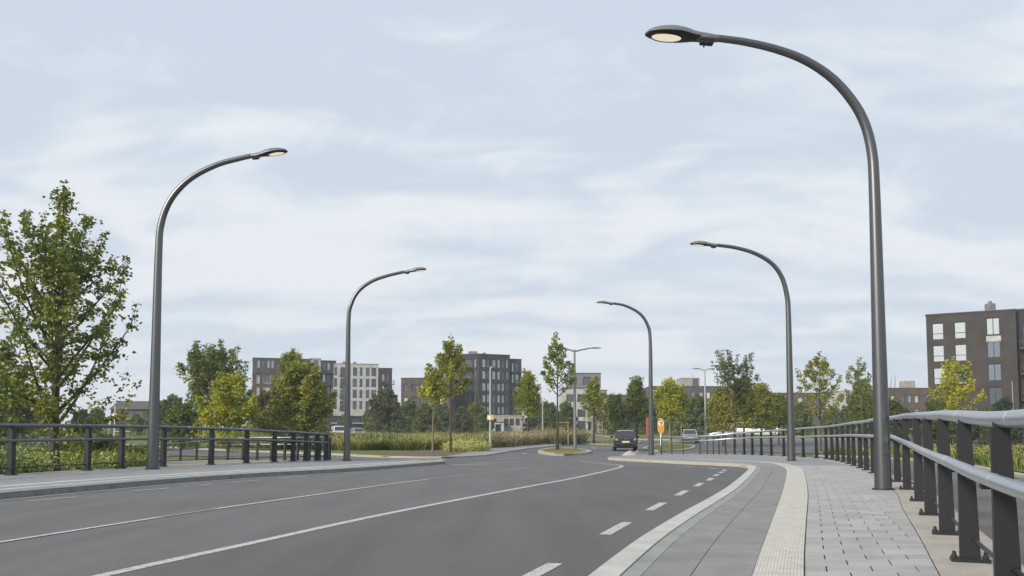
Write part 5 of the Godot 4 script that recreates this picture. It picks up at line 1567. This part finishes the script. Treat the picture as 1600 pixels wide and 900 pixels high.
	block(b, Vector3.ZERO, 0.0, 10.0, 9.0, 9.4, M.render_white, grid([[0.8, 1.1], [3.0, 1.1], [5.2, 1.1], [7.6, 1.1]], [[6.4, 1.6], [3.2, 1.6]], [gm, gd], D), [], [], M.render_pale)
	b = thing("house", "low brown brick house just left of the big brick block", "house", at(Vector2(88.04, 195)))
	block(b, Vector3.ZERO, 0.0, 10.4, 10.0, 10.2, M.brick_brown, grid([[0.8, 1.0], [3.2, 1.0], [4.8, 1.0], [6.4, 1.0], [8.4, 1.0]], [[6.8, 1.7], [3.6, 1.7]], [gs, bl, gm], D))
	sb = MB.new()
	sb.box(Vector3(6.2, 11.2, -3.0), Vector3(2.6, 1.8, 2.6), Basis(), 0.04)
	part("roof_box", sb.mesh(), M.render_pale, b)
	sb = MB.new()
	sb.tube([Vector3(1.9, 10.3, -2.5), Vector3(2.4, 13.4, -2.5)], [0.13, 0.06], 6); sb.tube([Vector3(3.0, 10.3, -2.5), Vector3(3.2, 13.4, -2.5)], [0.13, 0.06], 6)
	part("roof_masts", sb.mesh(), M.mid_pole, b)
	b = thing("shed", "small white shed behind the nearest lamp's pole", "shed", at(Vector2(55.63, 120)))
	block(b, Vector3.ZERO, 0.0, 2.6, 2.5, 2.2, M.render_white, [[0.3, 0.1, 0.8, 1.7, gd, 0, D]], [], [], M.render_white)
	# --- far houses at the left
	b = thing("terrace", "far house with dark roof and white window frames behind the nearer left lamp", "terrace", at(Vector2(-77.14, 160)))
	block(b, Vector3.ZERO, 0.0, 9.6, 8.0, 4.7, M.brick_brown, grid([[0.4, 1.5], [2.3, 1.5], [4.4, 1.5], [6.6, 1.5]], [[2.9, 1.5], [0.5, 1.6]], [gm, gd], Wh))
	sb = MB.new()
	sb.loft([[Vector3(-0.3, 4.75, 0.4), Vector3(9.9, 4.75, 0.4), Vector3(9.9, 4.75, -8.4), Vector3(-0.3, 4.75, -8.4)], [Vector3(-0.1, 6.5, -3.6), Vector3(9.7, 6.5, -3.6), Vector3(9.7, 6.5, -4.4), Vector3(-0.1, 6.5, -4.4)]])
	part("pitched_roof", sb.mesh(), M.roof_dark, b)

func make_vehicles() -> void:
	car("dark hatchback seen from behind, driving away past the island", "car", at(Vector2(8.25, 61.0), 0.02), -0.1, M.paint_green_black, 0)
	car("silver saloon behind the right railing, by the pale lamp post", "car", at(Vector2(18.7, 88.0), 0.02), -0.15, M.paint_silver, 1)
	car("white estate parked left of the tall grasses, by the farther left lamp", "parked car", at(Vector2(-22.63, 108), 0.05), 0.35, M.paint_white, 2, "cars parked at the far left")
	car("grey blue car parked right of the white estate, behind the farther left lamp", "parked car", at(Vector2(-21.35, 114), 0.05), 0.5, M.paint_silver, 1, "cars parked at the far left")
	car("dark blue car parked left of the white estate, below the olive trees", "parked car", at(Vector2(-26.97, 116), 0.05), 0.4, M.paint_blue, 0, "cars parked at the far left")
	car("white van parked under the olive trees left of the middle right lamp", "van", at(Vector2(41.34, 136), 0.05), 0.9, M.paint_white, 3, "vans parked under the trees")
	car("white van parked behind the stems of the olive trees", "van", at(Vector2(38.41, 139), 0.05), 1.1, M.paint_white, 3, "vans parked under the trees")
	car("silver car parked low behind the right railing, left of the middle lamp", "parked car", at(Vector2(28.79, 112), 0.1), 1.3, M.paint_silver, 1, "cars parked under the trees")

func make_signs() -> void:
	# orange traffic sign
	var o := thing("traffic_sign", "orange oblong traffic sign with white disc on a pale post", "traffic sign", at(Vector2(13.22, 74), 0.1))
	var mb := MB.new()
	mb.tube([Vector3.ZERO, Vector3(0, 1.1, 0)], [0.07, 0.07], 10)
	part("post", mb.mesh(), M.sign_white, o)
	mb = MB.new()
	var r0 := []; var r1 := []
	for k in 24:
		var a := TAU * k / 24
		var q := Vector3(cos(a) * 0.30, 1.75 + sin(a) * 0.42 + (0.27 if sin(a) > 0 else -0.27), 0)
		r0.append(q + Vector3(0, 0, -0.03)); r1.append(q + Vector3(0, 0, 0.03))
	mb.loft([r0, r1])
	part("board", mb.mesh(), M.orange, o)
	mb = MB.new()
	mb.tube([Vector3(0, 1.95, 0.03), Vector3(0, 1.95, 0.036)], [0.24, 0.24], 24)
	part("disc", mb.mesh(), M.sign_white, o)
	mb = MB.new()
	mb.box(Vector3(0.0, 2.05, 0.042), Vector3(0.24, 0.07, 0.008)); mb.box(Vector3(0.05, 1.9, 0.041), Vector3(0.07, 0.26, 0.008), Basis(Vector3(0, 0, 1), -0.35))
	part("symbol", mb.mesh(), M.sign_black, o)
	# red banner
	o = thing("banner", "red upright banner board left behind the farthest right lamp", "banner", at(Vector2(13.73, 84), 0.1))
	mb = MB.new()
	mb.box(Vector3(0, 1.55, 0), Vector3(0.42, 2.0, 0.08), Basis(), 0.02)
	part("board", mb.mesh(), M.sign_red, o)
	mb = MB.new()
	mb.box(Vector3(0, 0.275, 0), Vector3(0.12, 0.55, 0.06))
	part("stand", mb.mesh(), M.mid_pole, o)
	# yellow box on the slim post
	o = thing("sign_board", "small yellow and white board on the slim pale post", "sign", at(Vector2(-1.66, 63.5), 0.11))
	mb = MB.new()
	mb.box(Vector3(0.02, 2.35, 0.13), Vector3(0.5, 0.4, 0.06), Basis(), 0.015)
	part("board", mb.mesh(), M.yellow, o)
	mb = MB.new()
	mb.box(Vector3(-0.07, 2.33, 0.165), Vector3(0.24, 0.3, 0.012))
	part("panel", mb.mesh(), M.sign_white, o)
	mb = MB.new()
	mb.box(Vector3(0.0, 2.35, 0.075), Vector3(0.24, 0.05, 0.06))
	part("bracket", mb.mesh(), M.mid_pole, o)
	# boulders and bollards at the end of the right walk
	var where := ["pale boulder at the tip of the right walk, nearer the road", "greyish boulder at the tip of the right walk, beside the lamp"]
	var i := 0
	for q in [Vector2(6.55, 46.4), Vector2(7.15, 47.6)]:
		rng.seed = 90 + i
		mb = MB.new()
		var rings := []
		for k in 5:
			var r := []
			for j in 9:
				var a := TAU * j / 9
				var s: float = [1.0, 1.05, 0.85, 0.5, 0.1][k] * rng.randf_range(0.88, 1.1)
				r.append(Vector3(cos(a) * 0.42 * s, 0.34 * k / 4.0 * rng.randf_range(0.9, 1.05), sin(a) * 0.34 * s))
			rings.append(r)
		mb.loft(rings); mb.smooth(35)
		var bo := part(numbered("boulder"), mb.mesh(), M.kerb_warm if i == 0 else M.granite, self)
		bo.position = at(q, 0.0); bo.rotation.y = i * 1.0
		tag(bo, where[i], "boulder")
		i += 1
	o = thing("buoy_mast", "white mast with round pinkish float at the far left, behind the maple", "mast", at(Vector2(-42.95, 90), 0.0))
	mb = MB.new()
	mb.tube([Vector3.ZERO, Vector3(0, 4.0, 0)], [0.06, 0.04], 8)
	part("mast", mb.mesh(), M.sign_white, o)
	mb = MB.new()
	var rg := []
	for k in 7:
		var f := PI * k / 6.0
		var r := []
		for j in 12: r.append(Vector3(cos(TAU * j / 12) * 0.36 * maxf(sin(f), 0.03), 2.9 - cos(f) * 0.3, sin(TAU * j / 12) * 0.36 * maxf(sin(f), 0.03)))
		rg.append(r)
	mb.loft(rg); mb.smooth(60)
	part("float", mb.mesh(), M.tail_clear, o)
